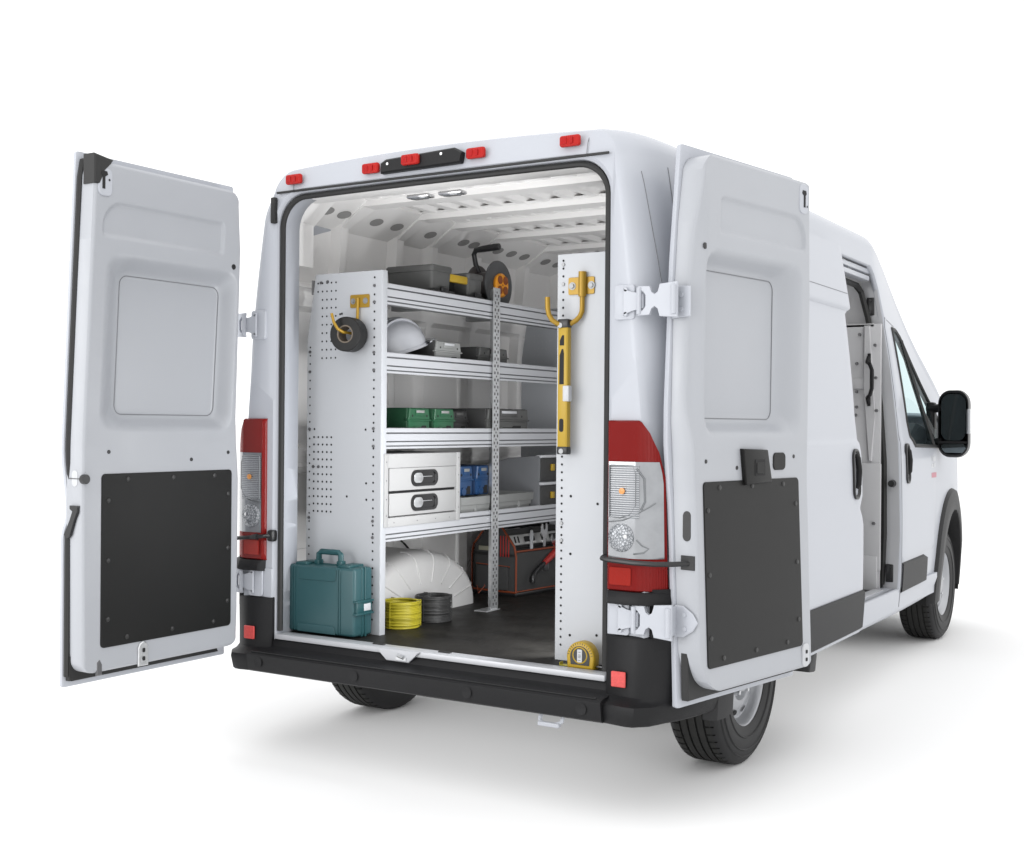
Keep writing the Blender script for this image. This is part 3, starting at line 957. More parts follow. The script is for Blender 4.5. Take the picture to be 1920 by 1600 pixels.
# ---------------------------------------------------------------- tail lamps
LC = [(.800, .01), (.803, -.050), (.812, -.060), (.860, -.064), (.915, -.066), (.930, -.063), (.958, -.052), (.985, -.034), (1.006, -.010), (1.014, .008)]
def lamp_row(s, z, xmax, off=0.0, x0=None):
    pts = []
    for x, y in LC:
        x = min(x, xmax)
        # slide along the curve for clipped columns
        yy = interp(x, [c[0] for c in LC[1:]], [c[1] for c in LC[1:]]) if x > .81 else y
        pts.append((x, yy))
    out = []
    for k, (x, y) in enumerate(pts):
        d = Vector((0.25 if k < 5 else 1.0, -1.0)).normalized()
        out.append((s*(x + d.x*off + (.032 if s < 0 else 0)*(1 if k < 5 else .35)), y + d.y*off, z))
    return out
def lamp_xmax(z): return interp(z, [.8, .9, 1.2, 1.29, 1.36, 1.40, 1.408], [1.015, 1.012, 1.008, .992, .965, .938, .928])
def tail_lamp(s):
    b = MB()
    zs = [.800, .806, .83, .9, .915, 1.0, 1.1, 1.2, 1.255, 1.29, 1.33, 1.36, 1.385, 1.398, 1.404]
    rows_ = [lamp_row(s, z, lamp_xmax(z), -.010 if i in (0, len(zs)-1) else 0.0) for i, z in enumerate(zs)]
    b.loft(rows_, False)
    b.f([b.v(p) for p in rows_[0]]); b.f([b.v(p) for p in rows_[-1]])
    t = b.build("tail_light", RED, van, smooth=40)
    def patch(z0, z1, i0, i1, off, m, name, inset=0.0):
        b = MB(); n = 9; R = []
        for j in range(n+1):
            z = lerp(z0, z1, j/n)
            row = lamp_row(s, z, lamp_xmax(z)-.006-inset, off)
            R.append(row[i0:i1])
        lo = [lamp_row(s, z0+.003, lamp_xmax(z0)-.008-inset, -.004)[i0:i1]]; hi = [lamp_row(s, z1-.003, lamp_xmax(z1)-.008-inset, -.004)[i0:i1]]
        b.loft(lo + R + hi, False)
        b.build(name, m, t, smooth=45)
    patch(.918, 1.258, 2, 9, .0030, CLEARP, "clear_cover")
    patch(1.06, 1.245, 2, 6, .0055, CLEARW, "reversing_lens")
    b = MB()
    lx = lambda x: s*(x + (.032 if s < 0 else 0))
    b.tube([(lx(x), -.0695, z) for x, z in ((.818, 1.245), (.818, 1.062), (.86, 1.060), (.90, 1.072), (.922, 1.105), (.922, 1.215), (.912, 1.245), (.818, 1.245))], .0022, 5)
    b.tube([(lx(.815), -.0690, 1.045), (lx(.87), -.0692, 1.052), (lx(.915), -.0690, 1.068)], .0028, 5)
    if s > 0:
        b.tube([(.915, -.0690, 1.068)] + [(x, y-.0045, z) for x, y, z in ((.94, -.059, 1.085), (.965, -.048, 1.10), (.985, -.034, 1.115))], .0028, 5)
        b.tube([(.925, -.068, 1.235), (.95, -.059, 1.20), (.953, -.058, 1.12), (.94, -.063, 1.09)], .004, 6)
        b.tube([(.925, -.068, .985), (.945, -.061, .965), (.965, -.051, .955), (.95, -.059, .940), (.915, -.070, .935)], .003, 6)
    b.build("chrome_edge", mat("lens_edge", (.22, .23, .24), .25, metal=.6), t, smooth=60, split=False)
    # round faceted turn reflector in the lower clear field
    b = MB()
    xc = s*(.866 + (.032 if s < 0 else 0))
    b.lathe([(.050, -.004), (.050, .003), (.045, .0065), (.025, .0078), (.0, .008)], (xc, -.0685, .990), (0, -1, 0), 28)
    b.mi = 1
    b.lathe([(.007, .006), (.007, .010), (.0, .012)], (xc+s*.02, -.0685, .995), (0, -1, 0), 14)
    b.mi = 2
    b.lathe([(.011, .006), (.011, .011), (.0, .013)], (xc+s*.005, -.0665, 1.155), (0, -1, 0), 14)
    b.build("lamp_reflector", [CLEARV, CHROME, AMBER], t, smooth=40)
    b = MB()
    x0 = s*(.82 + (.032 if s < 0 else 0)); x1 = s*(.905 + (.032 if s < 0 else 0))
    b.prism(rrect(min(x0, x1), max(x0, x1), .822, .885, .006, 2), (0, -.0665, 0), (1, 0, 0), (0, 0, 1), (0, -.003, 0), .001)
    b.build("fog_lens", lens_mat("red_fog_lens", (.30, .02, .014), 70, 'wavex', .2), t)
    b = MB()     # black skirt below the lamp
    rows_ = [[(x + (s*.004 if k else 0), y-(.006 if k else 0), z) for k, (x, y, z) in enumerate(lamp_row(s, z_, 1.03, o_))] for z_, o_ in ((.800, .001), (.795, .006), (.768, .014), (.758, .012), (.754, .0))]
    ext = [r + [(s*1.065, .06, r[0][2]), (s*1.094, .16, r[0][2]), (s*1.106, .27, r[0][2])] for r in rows_]
    b.loft(ext, False); b.f([b.v(p) for p in ext[-1]]); b.f([b.v(p) for p in ext[0]])
    b.build("lamp_skirt", BLACK, t, smooth=40)
tail_lamp(1); tail_lamp(-1)

# clearance lamps and brake lamp housing on the roof cap
def marker():
    b = MB()
    b.prism(rrect(-.042, .042, -.021, .021, .010, 4), (0, 0, 0), (1, 0, 0), (0, 0, 1), (0, -.020, 0), .007, 2)
    o = b.build("marker_light", REDB, van, smooth=40)
    b = MB()
    b.prism(rrect(-.006, .006, -.012, .012, .003, 2), (.010, -.0205, 0), (1, 0, 0), (0, 0, 1), (0, -.003, 0))
    b.prism(rrect(-.030, -.006, -.012, .012, .003, 2), (-.004, -.0205, 0), (1, 0, 0), (0, 0, 1), (0, -.002, 0))
    b.build("bulb_window", lens_mat("marker_bulb", (.42, .015, .015), 90, 'wave', .15), o)
    return o
mk = marker(); mk.location = (-.690, -.034, 2.411)
for x, z in ((-.282, 2.415), (.224, 2.422), (.635, 2.421)):
    dup_part(mk, (x, -.034, z), van)
b = MB()
b.loft([[(x, -.030-d, z) for x, z in ((-.226*k, 2.386+e), (.158+.0*k, 2.390+e), (.166, 2.432-e), (.13, 2.452-e), (-.20*k, 2.441-e), (-.226*k, 2.428-e))] for d, k, e in ((0, 1, 0), (.022, 1, 0), (.030, .97, .006))], True, True, True)
b.mi = 1
for x, z in ((-.185, 2.420), (.075, 2.432)): b.cyl((x, -.059, z), (x, -.064, z), .006, n=8)
box_ = b.build("brake_light_housing", [BLACK, CHROME], van, smooth=30)
mk2 = dup_part(mk, (-.068, -.058, 2.424), van)

# ---------------------------------------------------------------- hinges on the pillars
def hinge(s, z, xo=0.0):
    b = MB()
    X = lambda x: s*x
    b.prism(rrect(.825+xo, .905+xo, z-.062, z+.062, .012, 3), (0, -.040, 0), (s, 0, 0), (0, 0, 1), (0, -.016, 0), .004, 2)
    b.prism([(.865+xo, z-.05), (.90+xo, z-.03), (.945+xo, z-.028), (.945+xo, z+.028), (.90+xo, z+.03), (.865+xo, z+.05)], (0, -.056, 0), (s, 0, 0), (0, 0, 1), (0, -.012, 0), .003)
    b.cyl((X(.930+xo), -.072, z-.046), (X(.930+xo), -.072, z+.046), .0095, n=10)
    arm = [(.925, .052), (.972, .050), (.976, .028), (.990, .018), (1.004, .028), (1.008, .056), (1.075, .062), (1.075, -.062), (1.008, -.056), (1.004, -.028), (.990, -.018), (.976, -.028), (.972, -.050), (.925, -.052), (.925, -.042), (.948, -.034), (.958, -.02), (.958, .02), (.948, .034), (.925, .042)]
    b.prism([(p[0]+xo, z+p[1]) for p in arm], (0, -.060, 0), (s, 0, 0), (0, 0, 1), (0, -.014, 0), .002)
    for dz in (.043, -.043): b.cyl((X(.875+xo), -.056, z+dz), (X(.875+xo), -.068, z+dz), .009, .007, 8)
    b.cyl((X(1.062+xo), -.075, z-.05), (X(1.062+xo), -.075, z+.05), .010, n=10)
    return b.build("door_hinge", PAINT, van, smooth=35)
hinge(1, 1.822); hinge(1, .706, -.012)
hinge(-1, 1.805, .012)
hinge(-1, .706, .018)
b = MB()
for s in (1, -1): b.bx(s*.80, s*.955, -.043, .0, .640, .765, .006)
b.build("hinge_pocket", PAINT, van)

# =================================================================== REAR DOORS
def rear_door(s, H0, d, n, lean):
    H0 = Vector((*H0, 0)); d = Vector((*d, 0)).normalized(); n = Vector((*n, 0)).normalized()
    P = lambda u, z, w: H0 + d*u + n*(w+lean(z)) + Vector((0, 0, z))
    UM = Vector((0, 0, 1))
    Q = lambda zr, w: P(0, 0, w) + n*(lean(zr)-lean(0))
    uh = lambda z: interp(z, [.40, .95, 1.1, 1.22, 1.32, 1.45, 1.96, 2.37], [.036, .036, .032, .022, .010, .008, .028, .064] if s > 0 else [.030, .034, .030, .016, -.006, -.008, .022, .055])
    uf = lambda z: .850 - (.022*(sst(.955, 1.03, z) - sst(1.06, 1.28, z)) if s < 0 else 0)
    # ---- outer skin
    b = MB(); rows = []
    Zk = [.400, .404, .42, .5, .6, .7, .8, .88, .95, .98, 1.01, 1.04, 1.07, 1.1, 1.16, 1.22, 1.27, 1.32, 1.38, 1.45, 1.6, 1.8, 1.96, 2.1, 2.2, 2.3, 2.35, 2.372, 2.378]
    for i, z in enumerate(Zk):
        e = .004 if i in (0, len(Zk)-1) else 0
        a, c = uh(z)+e, uf(z)-e
        rows.append([P(a+.006, z, -.022), P(a, z, -.008), P(a, z, -.001), P(a+.008, z, .003), P(c-.008, z, .003), P(c, z, -.001), P(c, z, -.008), P(c-.006, z, -.022)])
    b.loft(rows, True, True, True)
    door = b.build("rear_door", PAINT, van, smooth=40)
    # ---- inner pressed panel
    t = .094
    z0, z1 = .452, 2.340
    ui = lambda z: interp(z, [.45, .6, 1.15, 1.25, 1.40, 1.8, 2.1, 2.33], [.050, .046, .042, .036, .022, .028, .048, .078] if s > 0 else [.052, .046, .044, .052, .066, .076, .084, .110])
    uo = lambda z: interp(z, [.45, 1.1, 1.9, 2.33], [.832, .838, .838, .822 if s > 0 else .836])
    Rb, Rt = .05, .06
    nu, nv = 150, 250
    def bounds(z):
        a, c = ui(z), uo(z)
        if z < z0+Rb:
            q = Rb - math.sqrt(max(0, Rb*Rb-(Rb-(z-z0))**2)); a += q; c -= q
        if s > 0 and z < .62: a += .085*((.62-z)/.168)**2.2
        if z > z1-Rt:
            q = Rt - math.sqrt(max(0, Rt*Rt-(Rt-(z1-z))**2)); a += q; c -= q*.45
        return a, c
    def wf(u, z):
        a, c = ui(z), uo(z)
        if s > 0 and z < .62: a += .085*((.62-z)/.168)**2.2
        w = t
        if s > 0: w -= .034*sst(1.28, 1.50, z)*(1-sst(2.0, 2.28, z))*(1-sst(.02, .115, u))
        so = sdrr(u, z, .095, .775, 1.350, 2.015, .07)
        si = sdrr(u, z, .140, .655, 1.412, 1.945, .035)
        if so < 0:
            k = 1.0 if si < 0 else (-so)/(-so+si)
            w -= .064*sst(0.0, 1.0, k)
            if si < 0: w -= .004*sst(0, .008, -si)
            elif si < .008: w += .0
        # stepped strip at the top, with a big round at the free corner
        q = sdrr(u, z, .18, .795, 2.068, 2.205, .022)
        q2 = math.hypot(max(u-.70, 0)/.095, max(z-2.105, 0)/.10) - 1 if (u > .70 and z > 2.105) else -1
        if q < 0 and q2 < 0: w -= .011*sst(0, .014, min(-q, -q2*.09))
        w -= .010*sst(1.26, 1.18, z)*0
        # rolled edges
        ee = min(u-a, c-u, z-z0, z1-z)
        r = .013
        if ee < r: w -= r - math.sqrt(max(0, r*r-(r-ee)**2))
        return max(w, .02)
    b = MB(); rows = []
    tt = lambda k, N: .5-.5*math.cos(PI*(lerp(.0, 1, k/N)))
    def nonuni(k, N):
        x = k/N
        return lerp(x, tt(k, N), .55)
    for j in range(nv+1):
        z = lerp(z0, z1, nonuni(j, nv))
        a, c = bounds(z)
        zz = min(max(z, z0+.0015), z1-.0015)
        row = [P(a, z, .004)]
        for i in range(nu+1):
            u = lerp(a, c, nonuni(i, nu))
            row.append(P(u, z, wf(min(max(u, a+.0012), uo(z)-.0012), zz)))
        row.append(P(c, z, .004))
        rows.append(row)
    base0 = [P(min(max((ui(z0)+Rb if k < nu/2 else 0), 0), 1), z0, .004) for k in range(2)]
    bot = [r for r in rows[:1]]
    rows = [[Vector(p) - n*((p-H0).dot(n) - .004 - lean(z0)) for p in rows[0]]] + rows + [[Vector(p) - n*((p-H0).dot(n) - .004 - lean(z1)) for p in rows[-1]]]
    b.loft(rows, False)
    panel = b.build("inner_panel", INNER, door, smooth=50)
    b = MB()
    b.tube([P(u, z, wf(u, z)+.0004) for u, z in rrect(.142, .653, 1.414, 1.943, .035, 6)], .0017, 4, closed=True)
    b.build("pane_joint", SEAM, door)
    # ---- black trim board and its screws
    b = MB()
    out = rrect(.090, .755, .540, 1.190, .016, 4)
    b.loft([[P(u, z, t-.006) for u, z in out], [P(u, z, t+.003) for u, z in out], [P(lerp(.42, u, .994), lerp(.865, z, .994), t+.005) for u, z in out]], True, True, True)
    board = b.build("trim_board", TRIM, door)
    b = MB()
    scr = [(.19, 1.168), (.41, 1.168), (.635, 1.168), (.725, 1.09), (.112, 1.09), (.725, .865), (.112, .865), (.725, .645), (.112, .645), (.635, .568), (.41, .568), (.19, .568)]
    for u, z in scr:
        b.lathe([(.0095, .0), (.0085, .003), (.004, .0042), (.0, .0042)], P(u, z, t+.005), n, 12)
    b.build("trim_screw", TSCREW, door, smooth=50)
    # ---- weather strip on the closing edge
    b = MB()
    if s < 0:
        loop = [P(uf(z)-.012, z, .012) for z in [.44+.04*i for i in range(47)]] + [P(.83, 2.345, .012), P(.79, 2.352, .012)]
    else:
        loop = [P(.10, .432, .012), P(.4, .432, .012), P(.75, .432, .012)]
    b.tube(loop, .0115, 6)
    b.build("weather_strip", RUBBER, door)
    # ---- bottom rubber corners and dark under-flange
    b = MB()
    q = (.045, .175) if s > 0 else (.79, .835)
    if s > 0:
        b.prism([(.047, .61), (.085, .61), (.16, .50), (.22, .456), (.34, .452), (.12, .428), (.055, .426)], P(0, 0, .006), d, UM, n*.03, .003)
    else:
        b.prism([(.838, .52), (.825, .50), (.80, .456), (.72, .450), (.838, .424)], P(0, 0, .006), d, UM, n*.02)
    b.prism([(.08, .420), (.82, .420), (.80, .456), (.10, .456)], P(0, 0, .003), d, UM, n*.012)
    if s < 0:   # rubber block at the upper free corner
        b.prism([(.755, 2.352), (.842, 2.365), (.842, 2.255), (.815, 2.255), (.80, 2.31), (.77, 2.335)], Q(2.31, .03), d, UM, n*.066, .004)
    b.build("corner_rubber", RUBBER, door)
    # ---- upper latch plate
    b = MB()
    lsh = .035 if s > 0 else .006
    b.prism(rrect(.735, .803, 2.215, 2.330, .025, 4) if s > 0 else rrect(.760, .822, 2.215, 2.318, .022, 4), Q(2.27, t-.004), d, UM, n*.007, .002)
    b.mi = 1
    b.prism([(.800, 2.24), (.812, 2.24), (.812, 2.285), (.820, 2.293), (.816, 2.305), (.792, 2.305), (.788, 2.293), (.800, 2.285)] , Q(2.27, t+.003) - d*lsh, d, UM, n*.002)
    for u, z in ((.775, 2.275), (.792 if s > 0 else .776, 2.245)): b.disc(P(u, z, t+.0042), n, .0045)
    b.build("upper_latch", [PAINT, HOLE], door)
    # ---- plugs and small holes
    b = MB()
    for u, z, r in ((.092 if s > 0 else .125, 2.015 if s > 0 else 2.030, .012), (.722, 1.272, .008), (.312, 1.236, .008), (.109, 1.262, .008)):
        b.lathe([(r, .0), (r*.9, .003), (0, .0035)], P(u, z, wf(u, z)-.001), n, 14)
    b.build("panel_plug", BLACKS, door)
    if s < 0:
        b = MB()
        b.cyl(P(.832, 1.173, .088), P(.832, 1.173, .105), .018, n=16)
        b.build("bump_stop", BLACKS, door)
        b = MB()     # lever on the closing edge
        lv = [(-.016, .965), (.004, .95), (.022, .965), (.040, 1.02), (.060, 1.05), (.062, 1.075), (.016, 1.075), (.016, 1.062), (.036, 1.055), (.018, 1.02)]
        b.prism([(w, z) for w, z in [(.018+p[0]*1.0, p[1]) for p in lv]], P(.8385, 0, 0), n, UM, d*.012, .002)
        b.build("release_lever", BLACKS, door)
        b = MB()
        b.prism(rrect(.034, .066, 1.145, 1.205, .014, 4), P(.8365, 0, 0), n, UM, d*.004, .001)
        b.mi = 1
        b.prism([(.02, 1.172), (.078, 1.172), (.078, 1.176), (.02, 1.176)], P(.8385, 0, 0), n, UM, d*.0025)
        b.build("edge_latch", [GREYL, SCREW], door)
        b = MB()     # lower hook bracket
        b.prism([(.530, .445), (.580, .445), (.580, .515), (.572, .532), (.555, .540), (.538, .532), (.530, .515)], P(0, 0, t-.002), d, UM, n*.010, .003)
        b.mi = 1
        b.prism(rrect(.549, .561, .465, .482, .005, 3), P(0, 0, t+.009), d, UM, n*.0015); b.prism(rrect(.549, .561, .497, .514, .005, 3), P(0, 0, t+.009), d, UM, n*.0015)
        b.build("lower_hook", [STEEL, HOLE], door)
        b = MB(); b.prism([(.745, .44), (.77, .44), (.77, .49), (.757, .50), (.745, .48)], P(0, 0, t-.01), d, UM, n*.012, .003)
        b.build("lower_latch", SCREW, door)
    else:
        b = MB()     # inside opening handle over the board
        hp = [(.330, 1.305), (.500, 1.300), (.533, 1.180), (.352, 1.172)]
        b.prism(hp, Q(1.24, t-.002), d, UM, n*.022, .006, 2)
        b.mi = 1
        b.prism(rrect(.405, .475, 1.205, 1.265, .004, 2), Q(1.24, t+.0195), d, UM, n*.002)
        b.mi = 0
        b.prism(rrect(.413, .467, 1.212, 1.255, .004, 2), Q(1.24, t+.0205), d, UM, n*.004, .002)
        b.build("inside_handle", [TRIM, HOLE], door)
        b = MB(); b.prism(rrect(.565, .655, 1.222, 1.288, .018, 4), Q(1.25, t-.002), d, UM, n*.007, .003)
        b.build("grommet_cover", TRIM, door)
        # hinge-side edge: oval plug, check strap socket
        b = MB(); b.prism(rrect(.040, .072, .985, 1.090, .0155, 5), Q(1.03, 0) + d*.0465, n, UM, -d*.006, .001)
        b.build("edge_plug", GREYD, door)
        b = MB(); b.prism([(.028, .885), (.085, .885), (.085, .935), (.028, .935)], Q(.91, 0) + d*.047, n, UM, -d*.008, .002)
        b.build("strap_socket", BLACKS, door)
        b = MB()
        b.prism(rrect(.765, .815, .455, .545, .018, 4), Q(.5, t-.003) - d*.015, d, UM, n*.010, .003)
        b.mi = 1
        for z in (.485, .515): b.prism(rrect(.783, .797, z-.008, z+.006, .004, 2), Q(.5, t+.0075) - d*.015, d, UM, n*.0015)
        b.build("lower_hook", [GREYL, HOLE], door)
        b = MB(); b.prism(rrect(.828, .85, 1.165, 1.215, .006, 2), Q(1.19, .04), d, UM, n*.03, .002)
        b.build("edge_striker", CHROME, door)
    # ---- hinge leaf screwed on the door edge
    for hz in ((1.815, .706) if s > 0 else ()):
        b = MB()
        if hz > 1: pl = [(-.004, hz-.055), (.075, hz-.050), (.075, hz+.055), (-.004, hz+.060)]
        else: pl = [(-.004, hz-.055), (.03, hz-.055), (.070, hz-.030), (.090, hz), (.070, hz+.030), (.03, hz+.055), (-.004, hz+.055)]
        b.prism([(w+.006, z) for w, z in pl], Q(hz, 0) + d*(ui(hz)-.006), n, UM, -d*.008, .003)
        b.cyl(P(ui(hz)-.035, hz-.05, -.004), P(ui(hz)-.035, hz+.05, -.004), .010, n=10)
        b.prism([(ui(hz)-.035, hz-.05), (ui(hz), hz-.05), (ui(hz), hz+.05), (ui(hz)-.035, hz+.05)], Q(hz, -.002), d, UM, n*.010)
        for z in (hz-.025, hz+.025): b.cyl(P(ui(hz)-.014, z, .045), P(ui(hz)-.019, z, .045), .008, n=8)
        b.build("hinge_leaf", PAINT, door, smooth=35)
    return P

leanL = lambda z: .06*clamp((z-1.3)/1.1)
leanR = lambda z: interp(z, [.4, .54, 1.19, 1.9, 2.4], [-.010, -.014, -.040, -.034, -.030])
PL = rear_door(-1, (-.976, -.111), (-.012, -1.0), (1.0, -.012), leanL)
PR = rear_door(1, (1.06, -.045), (.182, .983), (.983, -.182), leanR)
b = MB()     # check straps from the pillars to the doors
b.tube([(.785, -.02, .915), (.788, -.055, .915), (.796, -.077, .914), (.82, -.083, .911), (.92, -.084, .906), (1.00, -.075, .905), (1.06, -.05, .907), (1.105, .0, .908)], .0095, 8)
b.build("check_strap", BLACKS, van)
b = MB()
b.tube([(-.80, -.02, .905), (-.82, -.075, .905), (-.84, -.082, .902), (-.93, -.085, .893), (-.98, -.09, .888), (-1.0, -.14, .886)], .0085, 8)
b.box((-.806, -.035, .905), (.035, .035, .05), .01)
b.cyl((-.845, -.083, .902), (-.88, -.084, .898), .013, .010, 8)
b.build("check_strap", BLACKS, van)

STEELD = mat("zinc_bolt", (.30, .305, .31), .45, metal=.6)

# =================================================================== SHELVING
def shelving(name, label, s, x_front, x_back, y0, y1, z_top, holes_fn, shelf_z, slope=0.0):
    t = thing(name, label, "shelving", (s*(x_front+x_back)/2, (y0+y1)/2, FLOOR_Z), group="shelving units along the cargo walls")
    O = Vector(t.location)
    xf, xb = s*x_front, s*x_back
    sg = 1 if s > 0 else -1           # outward direction of the wall
    def endpanel(y, dirn, nm, hm=HOLE):
        b = MB()
        th = .012
        poly = [(x_front, FLOOR_Z), (x_front, z_top), (x_back-.045, z_top), (x_back-.001, z_top-.28), (x_back, FLOOR_Z)]
        b.prism([(s*px, pz) for px, pz in poly], (0, y, 0), (1, 0, 0), (0, 0, 1), (0, th*dirn, 0), .002)
        # folded front flange
        b.bx(xf-.001*sg, xf+.004*sg, y+.001*dirn, y+.036*dirn, FLOOR_Z, z_top, .001)
        b.mi = 1
        for hx, hz, r in holes_fn():
            b.disc((s*hx, y-.0012*dirn, hz), (0, -dirn, 0), r*.84, 8)
            b.disc((s*hx, y+(th+.0012)*dirn, hz), (0, dirn, 0), r, 8)
        return b.build(nm, [PANEL, hm], t, O)
    ep = endpanel(y0, 1, "end_panel"); endpanel(y1, -1, "end_panel", GREYL)  # far panel's holes coloured pale to stand for light coming through
    # shelves: folded tray with an extruded front lip
    for z in shelf_z:
        b = MB()
        L = .090
        prof = [(0, z-.003), (0, z-.019), (-.006, z-.020), (-.006, z-.025), (0, z-.026), (0, z-.056), (-.006, z-.057), (-.006, z-.061), (0, z-.062), (0, z-.075), (-.005, z-.076), (-.005, z-.080), (-.001, z-.081), (-.001, z-L), (-.016, z-L), (-.016, z), (-.003, z)]
        ring_ = lambda y: [(xf - sg*px, y, pz) for px, pz in prof]     # px negative = towards the wall
        ring_ = lambda y: [(xf + sg*(-px), y, pz) for px, pz in prof]
        b.loft([ring_(y0+.013), ring_(y1-.013)], True, True, True)
        lip = b
        b = lip
        for f_ in b.bm.faces:
            if len(f_.verts) == 4 and sum(1 for v_ in f_.verts if .0045 < abs(v_.co.x-xf) < .0065 and v_.co.z > z-.083) >= 2: f_.material_index = 1
        sh = b.build("shelf", [ALU, GROOVE], t, O, smooth=20)
        c = MB()
        c.bx(xf+sg*.016, xb-sg*.012, y0+.014, y1-.014, z-.034, z-.028)
        c.bx(xb-sg*.014, xb-sg*.010, y0+.014, y1-.014, z-.034, z+.03)
        c.bx(xf+sg*.017, xf+sg*.12, y0+.02, y1-.02, z-.080, z-.040, .004)
        for yy in (lerp(y0, y1, .33), lerp(y0, y1, .68)):
            c.bx(xf+sg*.12, xb-sg*.02, yy-.03, yy+.03, z-.060, z-.035, .003)
        c.build("shelf_tray", SHELFU, sh, O if False else (0, 0, 0)) if False else c.build("shelf_tray", SHELFU, sh, O)
    return t, ep

def holes_left():
    H = []
    z = 2.01
    while z > .54: H.append((.442, z, .0058)); z -= .0365
    z = 1.72
    while z > .80: H.append((.797, z, .0052)); z -= .0365
    for i in range(5):
        for j in range(10):
            hz = 2.000-.0365*j
            hx = .755-.0252*i
            if hz > 1.95 or hx < .753: H.append((hx, hz, .0052))
    for i in range(5):
        for j in range(11): H.append((.772-.0245*i, 1.325-.0325*j, .0058))
    for hx, hz in ((.63, 1.86), (.485, 1.36), (.77, 1.36), (.48, 1.13), (.585, 1.07), (.478, 1.06), (.478, .77), (.76, .78), (.62, 1.862)):
        H.append((hx, hz, .0062))
    return H
def holes_right():
    H = []
    z = 2.015
    while z > .52: H.append((.505, z, .0055)); z -= .0300
    z = 2.02
    while z > 1.60: H.append((.722, z, .0065)); z -= .0300
    for hx, hz in ((.702, 1.930), (.545, 1.115), (.66, 1.09), (.545, .895), (.545, .585), (.66, .595)): H.append((hx, hz, .0065))
    return H
shelfL, epL = shelving("shelving_unit", "tall grey metal shelving unit with four loaded shelves along the left wall", -1, .402, .815, .192, 2.035, 2.040, holes_left, (1.988, 1.693, 1.368, .970))
shelfR, epR = shelving("shelving_unit", "grey shelving unit on the right whose end panel carries the spirit level", 1, .480, .86, .146, 1.62, 2.040, holes_right, (1.95, 1.60, 1.25, .90))
# bolts on the left end panel
b = MB(); OL = Vector(shelfL.location)
for x, z in ((-.737, 2.002), (-.700, 2.005), (-.775, 1.195), (-.745, 1.195), (-.442, 1.975), (-.442, 1.905), (-.442, 1.69), (-.442, 1.615), (-.797, 1.70), (-.797, 1.612), (-.442, 1.365), (-.442, 1.29), (-.797, 1.36), (-.442, .97), (-.442, .90), (-.797, .97)):
    b.cyl((x, .1905, z), (x, .186, z), .0068, .006, 8)
b.build("bolt", SCREW, epL, OL)
OR = Vector(shelfR.location); b = MB()
for x, z in ((.505, 2.0), (.505, 1.925), (.505, 1.01), (.505, .945)): b.cyl((x, .1445, z), (x, .141, z), .0075, .0065, 8)
b.build("bolt", STEELD, epR, OR)
# slotted angle post in front of the left shelves
def post(t, s, x, y, ztop):
    O = Vector(t.location); b = MB(); w = .060
    b.prism([(0, 0), (.004, 0), (.004, w-.004), (w*.9, w-.004), (w*.9, w), (0, w)], (s*(x-.010), y, FLOOR_Z), (s, 0, 0), (0, 1, 0), (0, 0, ztop-FLOOR_Z))
    b.box((s*(x+.01), y-.005, FLOOR_Z+.0035), (.075, .12, .006), .002)
    b.mi = 1
    z = FLOOR_Z+.03
    k = 0
    while z < ztop-.02:
        for yy in (y+.016, y+.043):
            b.box((s*(x-.0108), yy, z), (.0012, .009, .013), 0)
        b.box((s*(x-.0108), y+.030, z+.017), (.0012, .007, .009), 0)
        b.box((s*(x+.020), y+w-.0045, z+.010), (.018, .0012, .012), 0)
        z += .034
    return b.build("post", [STEEL, mat("slot_grey", (.10, .10, .105), .6)], t, O)
post(shelfL, -1, .398, 1.052, 2.05)
post(shelfR, 1, .476, .85, 2.03)

# =================================================================== THINGS HUNG ON THE END PANELS
def hook_plate(b, w, h):
    b.prism(rrect(-w/2, w/2, -h/2, h/2, .006, 3), (0, 0, 0), (1, 0, 0), (0, 0, 1), (0, -.004, 0), .001)
hk = thing("wall_hook", "small ochre yellow hook bolted to the left end panel holding a roll of tape", "hook", (-.520, .191, 1.912), group="yellow hooks on the end panels")
b = MB(); hook_plate(b, .105, .056)
b.build("plate", OCHRE, hk)
b = MB()
b.tube([(-.004, -.010, .012), (-.004, -.012, -.05), (-.005, -.014, -.110), (-.008, -.022, -.132), (-.012, -.045, -.141), (-.018, -.090, -.139), (-.024, -.120, -.126), (-.033, -.134, -.100), (-.042, -.138, -.062)], .0065, 10)
b.build("arm", OCHRE, hk, smooth=60)
b = MB()
for x in (-.035, .032): b.cyl((x, -.004, 0), (x, -.010, 0), .010, .008, 6); b.cyl((x, -.004, 0), (x, -.006, 0), .013, n=12)
b.build("bolt", STEELD, hk)

tr = thing("tape_roll", "roll of black tape hanging from the small yellow hook", "tape", (-.534, .134, 1.765))
b = MB()
b.lathe([(.036, -.034), (.070, -.034), (.074, -.030), (.074, .030), (.070, .034), (.036, .034)], (0, 0, 0), (0.18, -1, 0), 40, True)
b.build("tape", TAPE, tr, smooth=40)
b = MB()
b.lathe([(.033, -.0345), (.038, -.0345), (.038, .0345), (.033, .0345)], (0, 0, 0), (0.18, -1, 0), 32, True)
b.build("core", CARD, tr, smooth=40)

